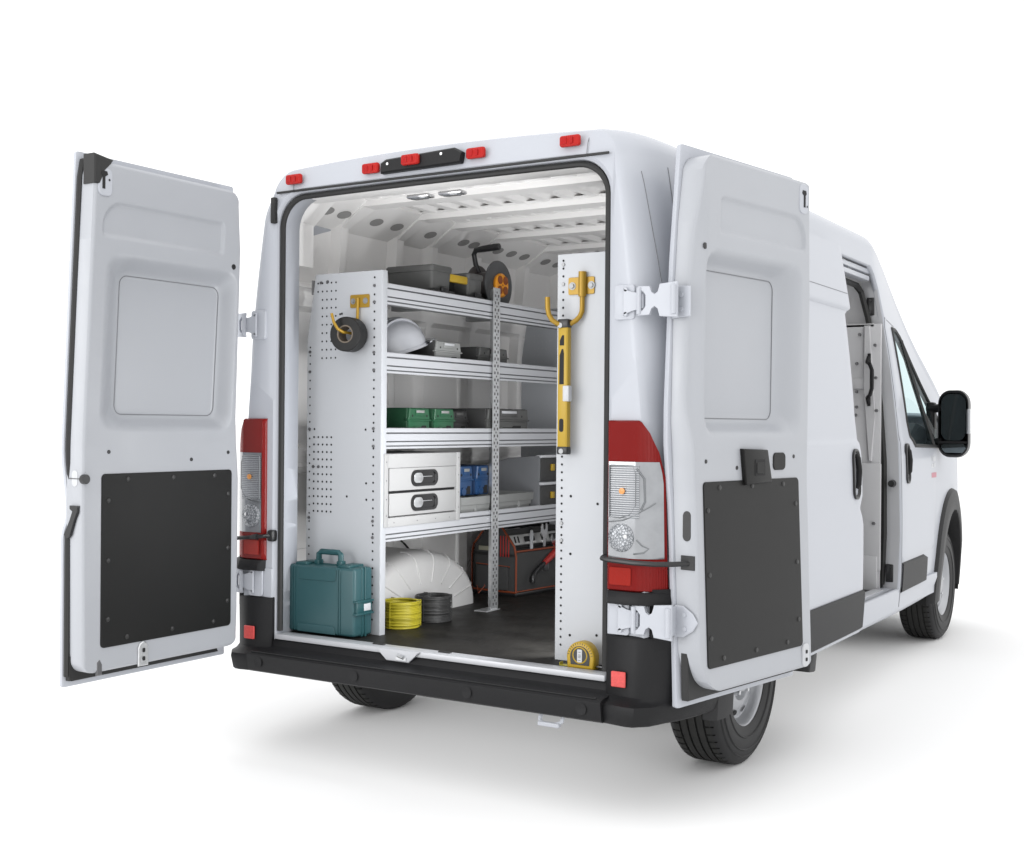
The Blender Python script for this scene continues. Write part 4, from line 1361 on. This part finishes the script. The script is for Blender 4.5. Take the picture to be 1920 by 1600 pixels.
hr = thing("wall_hook", "large ochre yellow J shaped hook bolted to the right end panel", "hook", (.585, .145, 1.915), group="yellow hooks on the end panels")
b = MB(); hook_plate(b, .112, .066); b.build("plate", OCHRE, hr)
b = MB(); b.cyl((.010, -.013, -.042), (.010, -.013, .052), .0155, n=16)
b.tube([(.010, -.013, -.03), (.010, -.013, -.080), (.009, -.014, -.100), (.002, -.017, -.118), (-.010, -.022, -.132), (-.028, -.030, -.144), (-.050, -.042, -.150), (-.072, -.055, -.146), (-.090, -.066, -.132), (-.100, -.073, -.112), (-.104, -.076, -.090), (-.105, -.077, -.045)], .0098, 12)
b.build("arm", OCHRE, hr, smooth=50)
b = MB()
for x in (-.038, .044): b.cyl((x, -.004, 0), (x, -.011, 0), .011, .009, 6); b.cyl((x, -.004, 0), (x, -.006, 0), .015, n=12)
b.build("bolt", STEELD, hr)

lv = thing("spirit_level", "yellow spirit level hanging upright from the large hook on the right end panel", "spirit level", (.535, .105, 1.275))
b = MB()
b.bx(-.021, .021, -.014, .014, .022, .485, .003)
b.bx(-.017, .017, -.0153, .0153, .03, .477, .001)
b.build("beam", YEL, lv)
for z0, z1 in ((.0, .030), (.478, .512)):
    b = MB(); b.bx(-.023, .023, -.017, .017, z0, z1, .005, 2); b.build("end_cap", BLACKS, lv)
b = MB()
b.prism(rrect(-.012, .006, .085, .135, .008, 3), (0, -.0149, 0), (1, 0, 0), (0, 0, 1), (0, -.0016, 0))
b.prism([(-.013, .265), (.006, .265), (.006, .38), (.003, .398), (-.003, .398), (-.012, .375)], (0, -.0149, 0), (1, 0, 0), (0, 0, 1), (0, -.0016, 0))
b.prism([(-.012, .412), (.006, .412), (.006, .450), (-.002, .450), (-.012, .430)], (0, -.0149, 0), (1, 0, 0), (0, 0, 1), (0, -.0016, 0))
b.build("grip_slot", HOLE, lv)
b = MB(); b.bx(.002, .029, -.018, .012, .20, .26, .004); b.build("vial", GREYL, lv)
b = MB(); b.cyl((-.010, -.016, .488), (-.010, -.020, .488), .010, n=10); b.cyl((-.002, -.016, .012), (-.002, -.020, .012), .010, n=10); b.build("cap_screw", STEELD, lv)

# =================================================================== FLOOR THINGS
tm = thing("tape_measure", "yellow and black tape measure standing on the floor edge by the right end panel", "tape measure", (.648, .062, FLOOR_Z+.0005))
def dshape(w, h, k=1.0, z0=0.0):
    pts = [(-w*.47, z0), (w*.47, z0)]
    for i in range(15):
        a = PI*i/14
        pts.append((w/2*math.cos(a), z0 + h*.42 + h*.58*math.sin(a)))
    pts[2] = (w/2, z0+h*.40); pts[-1] = (-w/2, z0+h*.40)
    return pts
b = MB(); b.prism(dshape(.116, .100), (0, .024, 0), (1, 0, 0), (0, 0, 1), (0, -.048, 0), .007, 3)
b.build("case", YEL, tm, smooth=45)
b = MB(); b.prism(dshape(.082, .070, 1, .014), (0, -.0242, 0), (1, 0, 0), (0, 0, 1), (0, -.002, 0), .001)
for i in range(15):     # scale marks round the edge
    a = lerp(.06*PI, .94*PI, i/14)
    c, s_ = math.cos(a), math.sin(a)
    x, z = .0495*c, .042+.0505*s_
    b.box((x, -.0244, z), (.0075, .0012, .0018), 0, rot=Matrix.Rotation(-a, 3, 'Y'))
b.build("face_plate", GREYD, tm)
b = MB(); b.lathe([(.0265, 0), (.0290, .0015), (.0315, 0)], (0, -.0262, .050), (0, -1, 0), 28); b.build("dial_ring", YEL, tm)
b = MB(); b.prism(rrect(-.0105, .0105, .024, .072, .003, 2), (0, -.0262, 0), (1, 0, 0), (0, 0, 1), (0, -.0025, 0), .001)
b.mi = 1
for z in (.062, .052, .047, .042, .032): b.box((0, -.0289, z), (.010, .0006, .0022))
b.build("dial_badge", [GREYL, SCREW], tm)
b = MB(); b.bx(-.090, -.056, -.015, .010, .002, .0045); b.bx(-.092, -.090, -.015, .010, .002, .014); b.mi = 1; b.bx(.056, .10, -.006, .004, .008, .014, .002); b.build("tape_blade", [YELW, SCREW], tm)

tc = thing("tool_case", "teal plastic tool case standing upright on the floor by the left end panel", "tool case", (-.615, .118, FLOOR_Z+.001))
W2, D2, H2 = .366, .124, .292
b = MB()
b.bx(-W2/2, W2/2, -D2/2, D2/2, .006, H2, .012, 3)
b.build("body", TEAL, tc, smooth=40)
b = MB()
# front shell ribs and panels
yf = -D2/2
for x in (-.152, -.140, .098, .110): b.bx(x-.0022, x+.0022, yf-.004, yf+.002, .010, H2-.006, .0015)
b.prism([(-.125, H2-.004), (-.120, H2-.055), (-.10, H2-.060), (.07, H2-.060), (.085, H2-.055), (.09, H2-.004)], (0, yf+.001, 0), (1, 0, 0), (0, 0, 1), (0, -.005, 0), .002)
b.prism([(-.125, .008), (-.122, .036), (-.112, .044), (.068, .044), (.080, .036), (.084, .008)], (0, yf+.001, 0), (1, 0, 0), (0, 0, 1), (0, -.005, 0), .002)
b.build("front_shell", TEAL, tc)
b = MB()
b.bx(-W2/2-.005, W2/2+.005, .006, .020, .002, H2+.005, .004)      # closing bead
b.bx(-W2/2-.003, W2/2+.003, -.014, -.004, .004, H2+.003, .003)
for x in (-.12, .115): b.bx(x-.03, x+.03, -.05, .05, H2-.002, H2+.011, .004)
b.build("rim", TEALD, tc)
b = MB()
b.tube([(-.062, .0, H2-.002), (-.060, .0, H2+.048), (-.048, .0, H2+.056), (.048, .0, H2+.056), (.060, .0, H2+.048), (.062, .0, H2-.002)], .0125, 8)
b.bx(-.075, -.048, -.016, .016, H2-.004, H2+.022, .004); b.bx(.048, .075, -.016, .016, H2-.004, H2+.022, .004)
b.build("handle", TEALD, tc, smooth=40)
for sx in (1, -1):
    b = MB()
    x = sx*(W2/2+.006)
    b.box((x, -.006, .128), (.014, .10, .050), .004)
    for z in (.102, .154): b.bx(x-.012, x+.012, -.064, .050, z-.004, z+.004, .0015)
    b.mi = 1
    b.box((x+sx*.006, .010, .128), (.006, .045, .030), .002)
    b.build("latch", [TEALD, GREYL], tc)

def coil(name, label, loc, r_out, h, m, wire, seed):
    rnd = random.Random(seed)
    t = thing(name, label, "wire coil", loc, group="coils of cable on the van floor")
    b = MB()
    n = int(h/(wire*1.55))
    for lay, r in enumerate((r_out, r_out-wire*2.0)):
        for k in range(n):
            z = wire + k*(h-2*wire)/(n-1)
            rr = r + rnd.uniform(-.0022, .0022)
            ox, oy = rnd.uniform(-.0025, .0025), rnd.uniform(-.0025, .0025)
            tx, ty = rnd.uniform(-.012, .012), rnd.uniform(-.012, .012)
            pts = [(ox+rr*math.cos(a), oy+rr*math.sin(a), z + tx*r_out*math.cos(a)*.35 + ty*r_out*math.sin(a)*.35 ) for a in [2*PI*i/40 for i in range(40)]]
            b.tube(pts, wire, 6, closed=True)
    b.build("cable", m, t, smooth=70)
    b = MB()
    for k in range(3):
        a = .6+2*PI*k/3
        c, s_ = math.cos(a), math.sin(a)
        b.tube([(c*(r_out+wire*1.4), s_*(r_out+wire*1.4), .006), (c*(r_out+wire*1.5), s_*(r_out+wire*1.5), h*.5), (c*(r_out+wire*1.4), s_*(r_out+wire*1.4), h+.002), (c*(r_out-.03), s_*(r_out-.03), h+.003)], .0022, 5)
    b.build("tie", m, t)
    return t
coil("wire_coil", "coil of yellow cable on the floor beside the left end panel", (-.470, .432, FLOOR_Z), .083, .118, YELW, .0042, 3)
coil("wire_coil", "coil of black cable on the floor just behind the yellow coil", (-.452, .655, FLOOR_Z), .080, .118, GREYD, .0042, 5)

# =================================================================== TOOL BAG
tb = thing("tool_bag", "dark grey open tool bag with orange piping on the floor under the lowest shelf", "tool bag", (-.655, 1.84, FLOOR_Z), rz=-.10)
L2, Wb = .30, .145
b = MB()
b.bx(-Wb, Wb, -L2, L2, .018, .235, .012, 2)
for sy in (-1, 1):
    yy = sy*L2
    b.prism([(-Wb, .20), (Wb, .20), (Wb*.92, .26), (.035, .375), (-.035, .375), (-Wb*.92, .26)], (0, yy-sy*.022, 0), (1, 0, 0), (0, 0, 1), (0, sy*.022, 0), .006, 2)
b.build("body", CLOTH, tb, smooth=40)
b = MB()
b.bx(-Wb-.004, Wb+.004, -L2-.004, L2+.004, .0, .020, .006)
b.build("base", BLACKS, tb)
b = MB()
for sy in (-1, 1):
    yy = sy*(L2+.002)
    b.tube([(-Wb-.003, yy, .02), (-Wb-.004, yy, .21), (-Wb*.94, yy, .262), (-.040, yy, .377), (.040, yy, .377), (Wb*.94, yy, .262), (Wb+.004, yy, .21), (Wb+.003, yy, .02)], .0055, 6)
    b.tube([(-Wb, yy, .022), (Wb, yy, .022)], .006, 6)
    b.tube([(-Wb*.8, yy-.002, .16), (Wb*.75, yy-.002, .155)], .003, 5)
for sx in (-1, 1):
    b.tube([(sx*(Wb+.002), -L2, .236), (sx*(Wb+.002), L2, .236)], .006, 6)
    b.tube([(sx*(Wb+.004), -L2, .025), (sx*(Wb+.004), L2, .025)], .004, 6)
b.tube([(-.11, -L2-.012, .05), (-.085, -L2-.03, .03), (-.06, -L2-.055, .008), (-.045, -L2-.02, .045), (-.06, -L2-.01, .08)], .003, 5)
b.build("piping", ORTRIM, tb, smooth=60)
b = MB()   # end pocket with webbing and light patch
b.bx(-Wb*.78, Wb*.72, -L2-.020, -L2, .03, .155, .008, 2)
b.mi = 1
b.bx(-Wb*.70, -Wb*.12, -L2-.004, -L2+.002, .232, .255, .001)
b.mi = 2
for k in range(4): b.bx(.045+.018*k-.003, .045+.018*k+.003, -L2-.0035, -L2+.002, .205, .315, .001)
b.build("end_pocket", [CLOTH, mat("pocket_tag", (.30, .29, .22), .7), REDH], tb)
b = MB()   # carrying bar
b.cyl((0, -L2+.01, .355), (0, L2-.01, .355), .014, n=12)
b.build("carry_bar", BLACKS, tb)
b = MB()   # stitched panel with loops on the inner divider
b.prism([(-L2+.03, .24), (L2-.03, .24), (L2-.03, .345), (-L2+.03, .345)], (.045, 0, 0), (0, 1, 0), (0, 0, 1), (.006, 0, 0))
b.build("divider", CLOTH, tb)
def in_bag(x, y, z):
    c, s_ = math.cos(-.10), math.sin(-.10)
    return (-.655 + c*x - s_*y, 1.84 + s_*x + c*y, FLOOR_Z+z)

# wrenches standing in the front pocket of the bag
def wrench_mesh(name, label, loc, L, hw, kind, rz=PI/2-.10, tilt=0.0):
    b = MB()
    if kind == 'open':
        P_ = [(-hw*.42, 0), (hw*.42, 0), (hw*.36, L*.72), (hw*.95, L*.80), (hw*1.05, L*.92), (hw*.80, L), (hw*.40, L*.985), (hw*.36, L*.88), (0, L*.845), (-hw*.36, L*.88), (-hw*.40, L*.985), (-hw*.80, L), (-hw*1.05, L*.92), (-hw*.95, L*.80), (-hw*.36, L*.72)]
        b.prism(P_, (0, -.004, 0), (1, 0, 0), (0, 0, 1), (0, .008, 0), .0015)
    else:
        N = 20
        outr = [(hw*.50*math.cos(2*PI*i/N), L-hw + hw*1.5*math.sin(2*PI*i/N)*1.2) for i in range(N)]
        inr = [(hw*.26*math.cos(2*PI*i/N), L-hw + hw*1.1*math.sin(2*PI*i/N)*1.2) for i in range(N)]
        R_ = lambda pts, y: [(x, y, z) for x, z in pts]
        b.loft([R_(outr, -.005), R_(outr, .005), R_(inr, .005), R_(inr, -.005), R_(outr, -.005)], True)
        b.bx(-hw*.4, hw*.4, -.005, .005, 0, L-hw*2.4, .001)
    o = b.build(name, CHROME if kind == 'open' else GREYL, None, smooth=30)
    o.location = loc; o.rotation_euler = (tilt, 0, rz)
    tag(o, label, "wrench", "wrenches in the tool bag")
    return o
wrench_mesh("wrench", "pale flat slotted wrench standing leftmost in the tool bag pocket", in_bag(.125, -.135, .10), .225, .020, 'ring')
wrench_mesh("wrench", "open ended bright wrench with the tallest forked head in the tool bag pocket", in_bag(.120, -.015, .10), .270, .030, 'open')
wrench_mesh("wrench", "short bright wrench standing right of the tallest wrench in the tool bag", in_bag(.122, .075, .10), .205, .028, 'open')
# metal level lying across the top of the bag
ml = thing("torpedo_level", "grey aluminium level with black windows lying along the top of the tool bag", "level", in_bag(.085, -.02, .262), rz=PI/2-.10)
b = MB(); b.prism([(-.25, 0), (.27, 0), (.27, .058), (-.25, .058)], (0, -.010, 0), (1, 0, 0), (0, .35, .94), (0, .018, -.006), .003); b.build("beam", mat("level_alu", (.52, .52, .51), .4, metal=.5), ml)
b = MB()
for x0, x1 in ((-.13, -.035), (.10, .20)): b.prism(rrect(x0, x1, .014, .044, .006, 2), (0, -.0115, 0), (1, 0, 0), (0, .35, .94), (0, -.001, 0))
for x in (.03, .06, -.21, -.18): b.prism(rrect(x-.006, x+.006, .012, .048, .004, 2), (0, -.0115, 0), (1, 0, 0), (0, .35, .94), (0, -.001, 0))
b.build("window", HOLE, ml)
# red-handled grease tool hung on the outside of the bag
pw = thing("pipe_wrench", "red handled pipe wrench hung slanting on the long side of the tool bag", "wrench", in_bag(.160, -.03, .13))
b = MB(); b.tube([(.004, -.165, -.060), (.004, -.170, -.035), (.004, -.15, -.010), (.004, -.10, .015), (.004, -.04, .035)], [.017, .016, .013, .011, .012], 8); b.build("jaw", BLACKS, pw, smooth=50)
b = MB(); b.tube([(.004, -.05, .030), (.004, .0, .052), (.004, .08, .085), (.004, .16, .12)], [.014, .018, .020, .019], 8); b.build("grip", REDH, pw, smooth=50)
b = MB(); [b.box((.006, -.045+.016*k, .012), (.010, .006, .040), .002) for k in range(3)]; b.build("adjusting_screw", SCREW, pw)

# =================================================================== THINGS ON THE SHELVES
T1, T2, T3, T4 = 1.988-.028, 1.693-.028, 1.368-.028, .970-.028
# big dark toolbox, top shelf
bx1 = thing("toolbox", "long dark grey tool organiser with yellow carry handle on the top shelf", "toolbox", (-.585, .80, T1+.0005))
b = MB()
def case_half(y0, y1, x0, x1, z0, z1):
    b.loft([[(x, y, z) for x, y in rrect(x0+e, x1-e, y0+e, y1-e, .018, 3)] for z, e in ((z0, .012), (z0+.01, .004), (z1-.03, .0), (z1-.028, -.004), (z1-.006, -.006), (z1, -.002))], True, True, True)
case_half(-.172, -.018, -.130, .135, .040, .158)
case_half(.125, .250, -.130, .135, .036, .150)
b.build("lid_bin", GREYT, bx1, smooth=40)
b = MB()
b.bx(-.135, .145, -.178, .0, .0, .046, .008); b.bx(-.135, .145, .115, .258, .0, .042, .008); b.bx(-.13, .09, -.03, .13, .0, .036, .006)
b.build("base_tray", BLACKS, bx1)
b = MB(); b.box((.118, .053, .112), (.022, .150, .036), .005)
b.mi = 1
b.bx(-.10, .05, -.03, .135, .03, .13, .006)
b.mi = 0; b.build("handle", [YEL, GREYD], bx1)
b = MB()
for y in (-.09, .19): b.box((.145, y, .040), (.014, .05, .035), .004)
b.build("latch", BLACKS, bx1)

# cable reel
cr = thing("cable_reel", "grey cable reel with orange four socket face at the end of the top shelf", "cable reel", (-.545, 1.275, T1))
zc_ = .127
b = MB(); b.lathe([(0, 0), (.119, 0), (.125, .004), (.125, .010), (.119, .014), (.07, .016), (0, .016)], (.035, 0, zc_), (1, 0, 0), 48); b.build("side_disc", REEL, cr, smooth=40)
b = MB(); b.lathe([(0, 0), (.105, 0), (.108, .004), (.108, .012), (.10, .016), (0, .016)], (-.085, 0, zc_), (1, 0, 0), 40); b.cyl((-.08, 0, zc_), (.036, 0, zc_), .072, n=28); b.build("drum", mat("reel_drum", (.055, .048, .046), .5), cr, smooth=40)
b = MB()
ctr = Vector((.050, 0, zc_)); nn = Vector((1, 0, 0)); tt_ = Vector((0, 1, 0))
b.lathe([(0, .0), (.060, 0), (.060, .012), (.054, .018), (0, .018)], ctr, nn, 36)
b.mi = 1
for a_, c_ in ((-1, 1), (1, 1), (-1, -1), (1, -1)):
    p = ctr + nn*.0185 + tt_*a_*.025 + Vector((0, 0, c_*.025))
    b.lathe([(.0, .0012), (.017, .0012), (.0185, .0032), (.0205, .0032), (.021, 0)], p, nn, 18)
b.lathe([(0, .001), (.005, .001)], ctr+nn*.0185, nn, 8)
b.build("socket_face", [ORANGE, mat("socket_dark", (.20, .05, .008), .5)], cr, smooth=40, split=False)
b = MB(); b.tube([(-.055, -.01, zc_+.05), (-.075, -.03, zc_+.110), (-.080, -.04, zc_+.160), (-.065, -.045, zc_+.180), (-.02, -.045, zc_+.184), (.05, -.045, zc_+.188), (.075, -.045, zc_+.190)], [.012, .013, .013, .014, .017, .018, .016], 10); b.build("handle", BLACKS, cr, smooth=60)
b = MB(); b.bx(-.09, .045, -.09, .09, 0, .012, .004); b.build("foot", GREYD, cr)

# hard hat
hh = thing("hard_hat", "white hard hat resting on the second shelf", "hard hat", (-.575, .548, T2), rz=-.35)
hh.rotation_euler = (.30, 0, -.35); hh.location.z += .030
b = MB(); rings_ = []
for i in range(13):
    a = PI/2*i/12
    rings_.append([(.112*math.cos(a)*math.cos(p)*(1+.0*math.cos(p)), .145*math.cos(a)*math.sin(p), .035+.135*math.sin(a)**.92) for p in [2*PI*k/36 for k in range(36)]])
b.loft(rings_[:-1] + [[(0+.001*math.cos(2*PI*k/36), .001*math.sin(2*PI*k/36), .170) for k in range(36)]], True)
b.loft([[(.112*k*math.cos(p), .145*k*math.sin(p), z) for p in [2*PI*j/36 for j in range(36)]] for k, z in ((1.0, .035), (1.04, .030), (1.05, .020), (1.0, .018))], True)
b.build("shell", HAT, hh, smooth=60)
b = MB()
pk = [(math.sin(t)*.108, .060+.135*math.cos(t)*1.0) for t in [lerp(-1.15, 1.15, i/14) for i in range(15)]]
inr = [(math.sin(t)*.098, .055+.080*math.cos(t)) for t in [lerp(-1.15, 1.15, i/14) for i in range(15)]]
b.loft([[(x, y, .022) for x, y in inr], [(x, y, .030) for x, y in pk], [(x, y+.002, .036) for x, y in pk], [(x, y, .034) for x, y in inr]], False)
b.build("peak", HAT, hh, smooth=50)
b = MB()
for x in (0, -.045, .045):
    b.tube([(x, .145*math.cos(a)*.98*(1-abs(x)*3), .037+.136*math.sin(a)**.92*(1-abs(x)*1.1)) for a in [lerp(.25, PI-.25, i/16) for i in range(17)]], .007, 6)
b.build("crown_ridge", HAT, hh, smooth=60)

def power_case(name, label, loc, sx, sy, sz, mats, cat, group, rz=0, red=False):
    """shallow lidded case whose latched end faces the aisle (+x)"""
    t = thing(name, label, cat, loc, rz, group)
    b = MB(); b.bx(-sx/2, sx/2, -sy/2, sy/2, 0, sz, .008, 2); b.build("body", mats[1], t)
    b = MB()
    b.bx(sx/2-.012, sx/2+.008, -sy/2+.006, sy/2-.006, .004, sz*.52, .005)
    b.prism([(-sy/2+.004, sz*.55), (sy/2-.004, sz*.55), (sy/2-.014, sz-.002), (-sy/2+.014, sz-.002)], (sx/2-.010, 0, 0), (0, 1, 0), (0, 0, 1), (.020, 0, 0), .004)
    b.bx(sx/2-.006, sx/2+.012, -sy/2-.004, sy/2+.004, sz*.50, sz*.57, .003)
    b.build("front_face", mats[0], t)
    b = MB()
    b.prism([(-sy*.30, sz*.06), (sy*.30, sz*.06), (sy*.30, sz*.33), (sy*.12, sz*.33), (sy*.08, sz*.26), (-sy*.30, sz*.26)], (sx/2+.0078, 0, 0), (0, 1, 0), (0, 0, 1), (.002, 0, 0))
    for y in (-sy*.32, sy*.32): b.disc((sx/2+.0105, y, sz*.70), (1, 0, 0), sz*.05, 8)
    b.build("grip_recess", HOLE, t)
    b = MB(); b.cyl((sx/2+.006, -sy*.20, sz*.16), (sx/2+.016, -sy*.20, sz*.16), sz*.13, n=12)
    b.box((sx/2+.011, 0, sz*.80), (.006, sy*.42, sz*.22), .002)
    b.mi = 1
    b.box((sx/2+.014, 0, sz*.86), (.002, sy*.36, sz*.10), .001)
    b.build("catch", [mats[0], mats[2]], t)
    if red:
        b = MB(); b.box((sx/2-.03, -sy/2-.002, sz*.12), (.09, .006, sz*.18), .002); b.build("side_stripe", REDH, t)
    return t
power_case("tool_case", "grey fronted dark tool case on the second shelf next to the hard hat", (-.555, .735, T2), .23, .215, .105, (GREYM, GREYD, GREYL), "tool case", "small tool cases on the shelves", red=True)
power_case("tool_case", "lower dark tool case on the second shelf behind the slotted post", (-.58, 1.14, T2), .26, .27, .098, (GREYT, GREYD, GREYT), "tool case", "small tool cases on the shelves")
power_case("tool_case", "green tool case on the third shelf nearest the left end panel", (-.58, .495, T3), .30, .170, .118, (GREEN, GREEND, GREYM), "tool case", "green tool cases")
power_case("tool_case", "green tool case on the third shelf beside the charcoal case", (-.58, .690, T3), .30, .170, .118, (GREEN, GREEND, GREYM), "tool case", "green tool cases")
power_case("tool_case", "wide charcoal tool case with grey end on the third shelf behind the post", (-.58, 1.235, T3), .32, .39, .125, (GREYT, GREYD, GREYL), "tool case", "small tool cases on the shelves")
power_case("tool_case", "black tool case squeezed between the green and charcoal cases on the third shelf", (-.64, .915, T3), .28, .16, .112, (GREYD, GREYD, GREYT), "tool case", "small tool cases on the shelves")

# drawer cabinet on the lowest shelf
dc = thing("drawer_cabinet", "light grey two drawer metal cabinet on the lowest shelf by the left end panel", "drawers", (-.585, .4965, T4))
sx, sy, sz = .375, .575, .315
b = MB()
x1 = sx/2
b.bx(-x1, x1-.012, -sy/2, sy/2, .0, sz, .002)
b.bx(x1-.014, x1+.004, -sy/2, -sy/2+.026, 0, sz, .002); b.bx(x1-.014, x1+.004, sy/2-.030, sy/2, 0, sz, .002)
b.bx(x1-.014, x1+.003, -sy/2+.027, sy/2-.031, sz-.062, sz-.001, .002); b.bx(x1-.014, x1+.003, -sy/2+.027, sy/2-.031, 0, .040, .002)
b.mi = 1
b.bx(x1-.0135, x1-.010, -sy/2+.027, sy/2-.031, .042, sz-.064)
b.mi = 2
for y in (-.22, -.05, .09, .2): b.disc((x1+.0037, y, .018), (1, 0, 0), .003, 6)
for z in (.05, .12, .2, .28): b.disc((x1+.0047, -sy/2+.012, z), (1, 0, 0), .003, 6); b.disc((x1+.0047, sy/2-.015, z+.01), (1, 0, 0), .003, 6)
b.build("housing", [DRAWER, HOLE, SCREW], dc)
dr_h = (sz-.062-.040-.018)/2
def drawer(z0):
    b = MB(); b.bx(x1-.010, x1+.004, -sy/2+.033, sy/2-.037, z0, z0+dr_h, .0025)
    d_ = b.build("drawer", DRAWER, dc)
    b = MB(); zc2 = z0+dr_h*.52; yc = .0
    P0 = rrect(yc-.100, yc+.100, zc2-.036, zc2+.036, .033, 6); P1 = rrect(yc-.085, yc+.085, zc2-.024, zc2+.026, .022, 6)
    b.loft([[(x1+.0038, y, z) for y, z in P0], [(x1+.010, y, z) for y, z in P0], [(x1+.010, y, z) for y, z in P1], [(x1+.0052, y, z) for y, z in [(p[0]*.97, p[1]) for p in P1]]], True, False, True)
    b.build("recessed_pull", mat("pull_chrome", (.07, .07, .072), .25, metal=.8), d_, smooth=40)
    b = MB(); b.prism(rrect(yc-.080, yc-.012, zc2-.021, zc2+.023, .020, 5), (x1+.0054, 0, 0), (0, 1, 0), (0, 0, 1), (.0024, 0, 0), .001)
    b.box((x1+.0085, yc-.005, zc2+.006), (.003, .12, .003), .001)
    b.build("latch_bar", mat("latch_bright", (.62, .63, .64), .3, metal=.5), d_, smooth=50)
drawer(.046); drawer(.046+dr_h+.011)

# grey tray with blue cases standing on it
gt = thing("parts_tray", "long mid grey plastic tray on the lowest shelf carrying the blue cases", "tray", (-.60, 1.165, T4))
b = MB()
hx, hy = .185, .335
b.loft([[(x, y, z) for x, y in rrect(-hx+e, hx-e, -hy+e, hy-e, .012, 2)] for z, e in ((.0, .022), (.060, .012), (.062, .0), (.098, -.002), (.100, .006), (.040, .010))], True, True, True)
for y in (-.20, .0, .20): b.bx(hx-.016, hx-.008, y-.012, y+.012, .002, .062, .002)
b.build("tray", GREYM, gt, smooth=30)
power_case("tool_case", "blue tool case on the grey tray right beside the drawer cabinet", (-.60, .925, T4+.1005), .27, .125, .145, (BLUE, BLUED, GREYM), "tool case", "blue tool cases")
power_case("tool_case", "blue tool case on the grey tray half hidden by the slotted post", (-.60, 1.075, T4+.1005), .27, .125, .145, (BLUE, BLUED, GREYM), "tool case", "blue tool cases")

# stacked drawer organiser at the far end of the lowest shelf
so = thing("drawer_organiser", "grey slant sided organiser with two black drawers and yellow catches on the lowest shelf", "organiser", (-.58, 1.72, T4))
b = MB()
b.prism([(-.22, .0), (.17, .0), (.17, .148), (.165, .150), (.17, .152), (.17, .285), (-.02, .27), (-.22, .215)], (0, -.18, 0), (1, 0, 0), (0, 0, 1), (0, .36, 0), .003)
b.build("cabinet", mat("organiser_grey", (.17, .175, .185), .45), so)
b = MB()
for z0 in (.010, .152):
    b.bx(.160, .176, -.170, .170, z0, z0+.118, .004)
b.build("drawer_front", GREYD, so)
b = MB()
for z0 in (.132, .274): b.bx(.150, .190, -.178, .178, z0, z0+.014, .003); 
b.build("front_rail", GREYL, so)
b = MB()
for z0 in (.06, .205): b.bx(.176, .188, -.075, -.045, z0, z0+.035, .003)
b.build("catch", YEL, so)
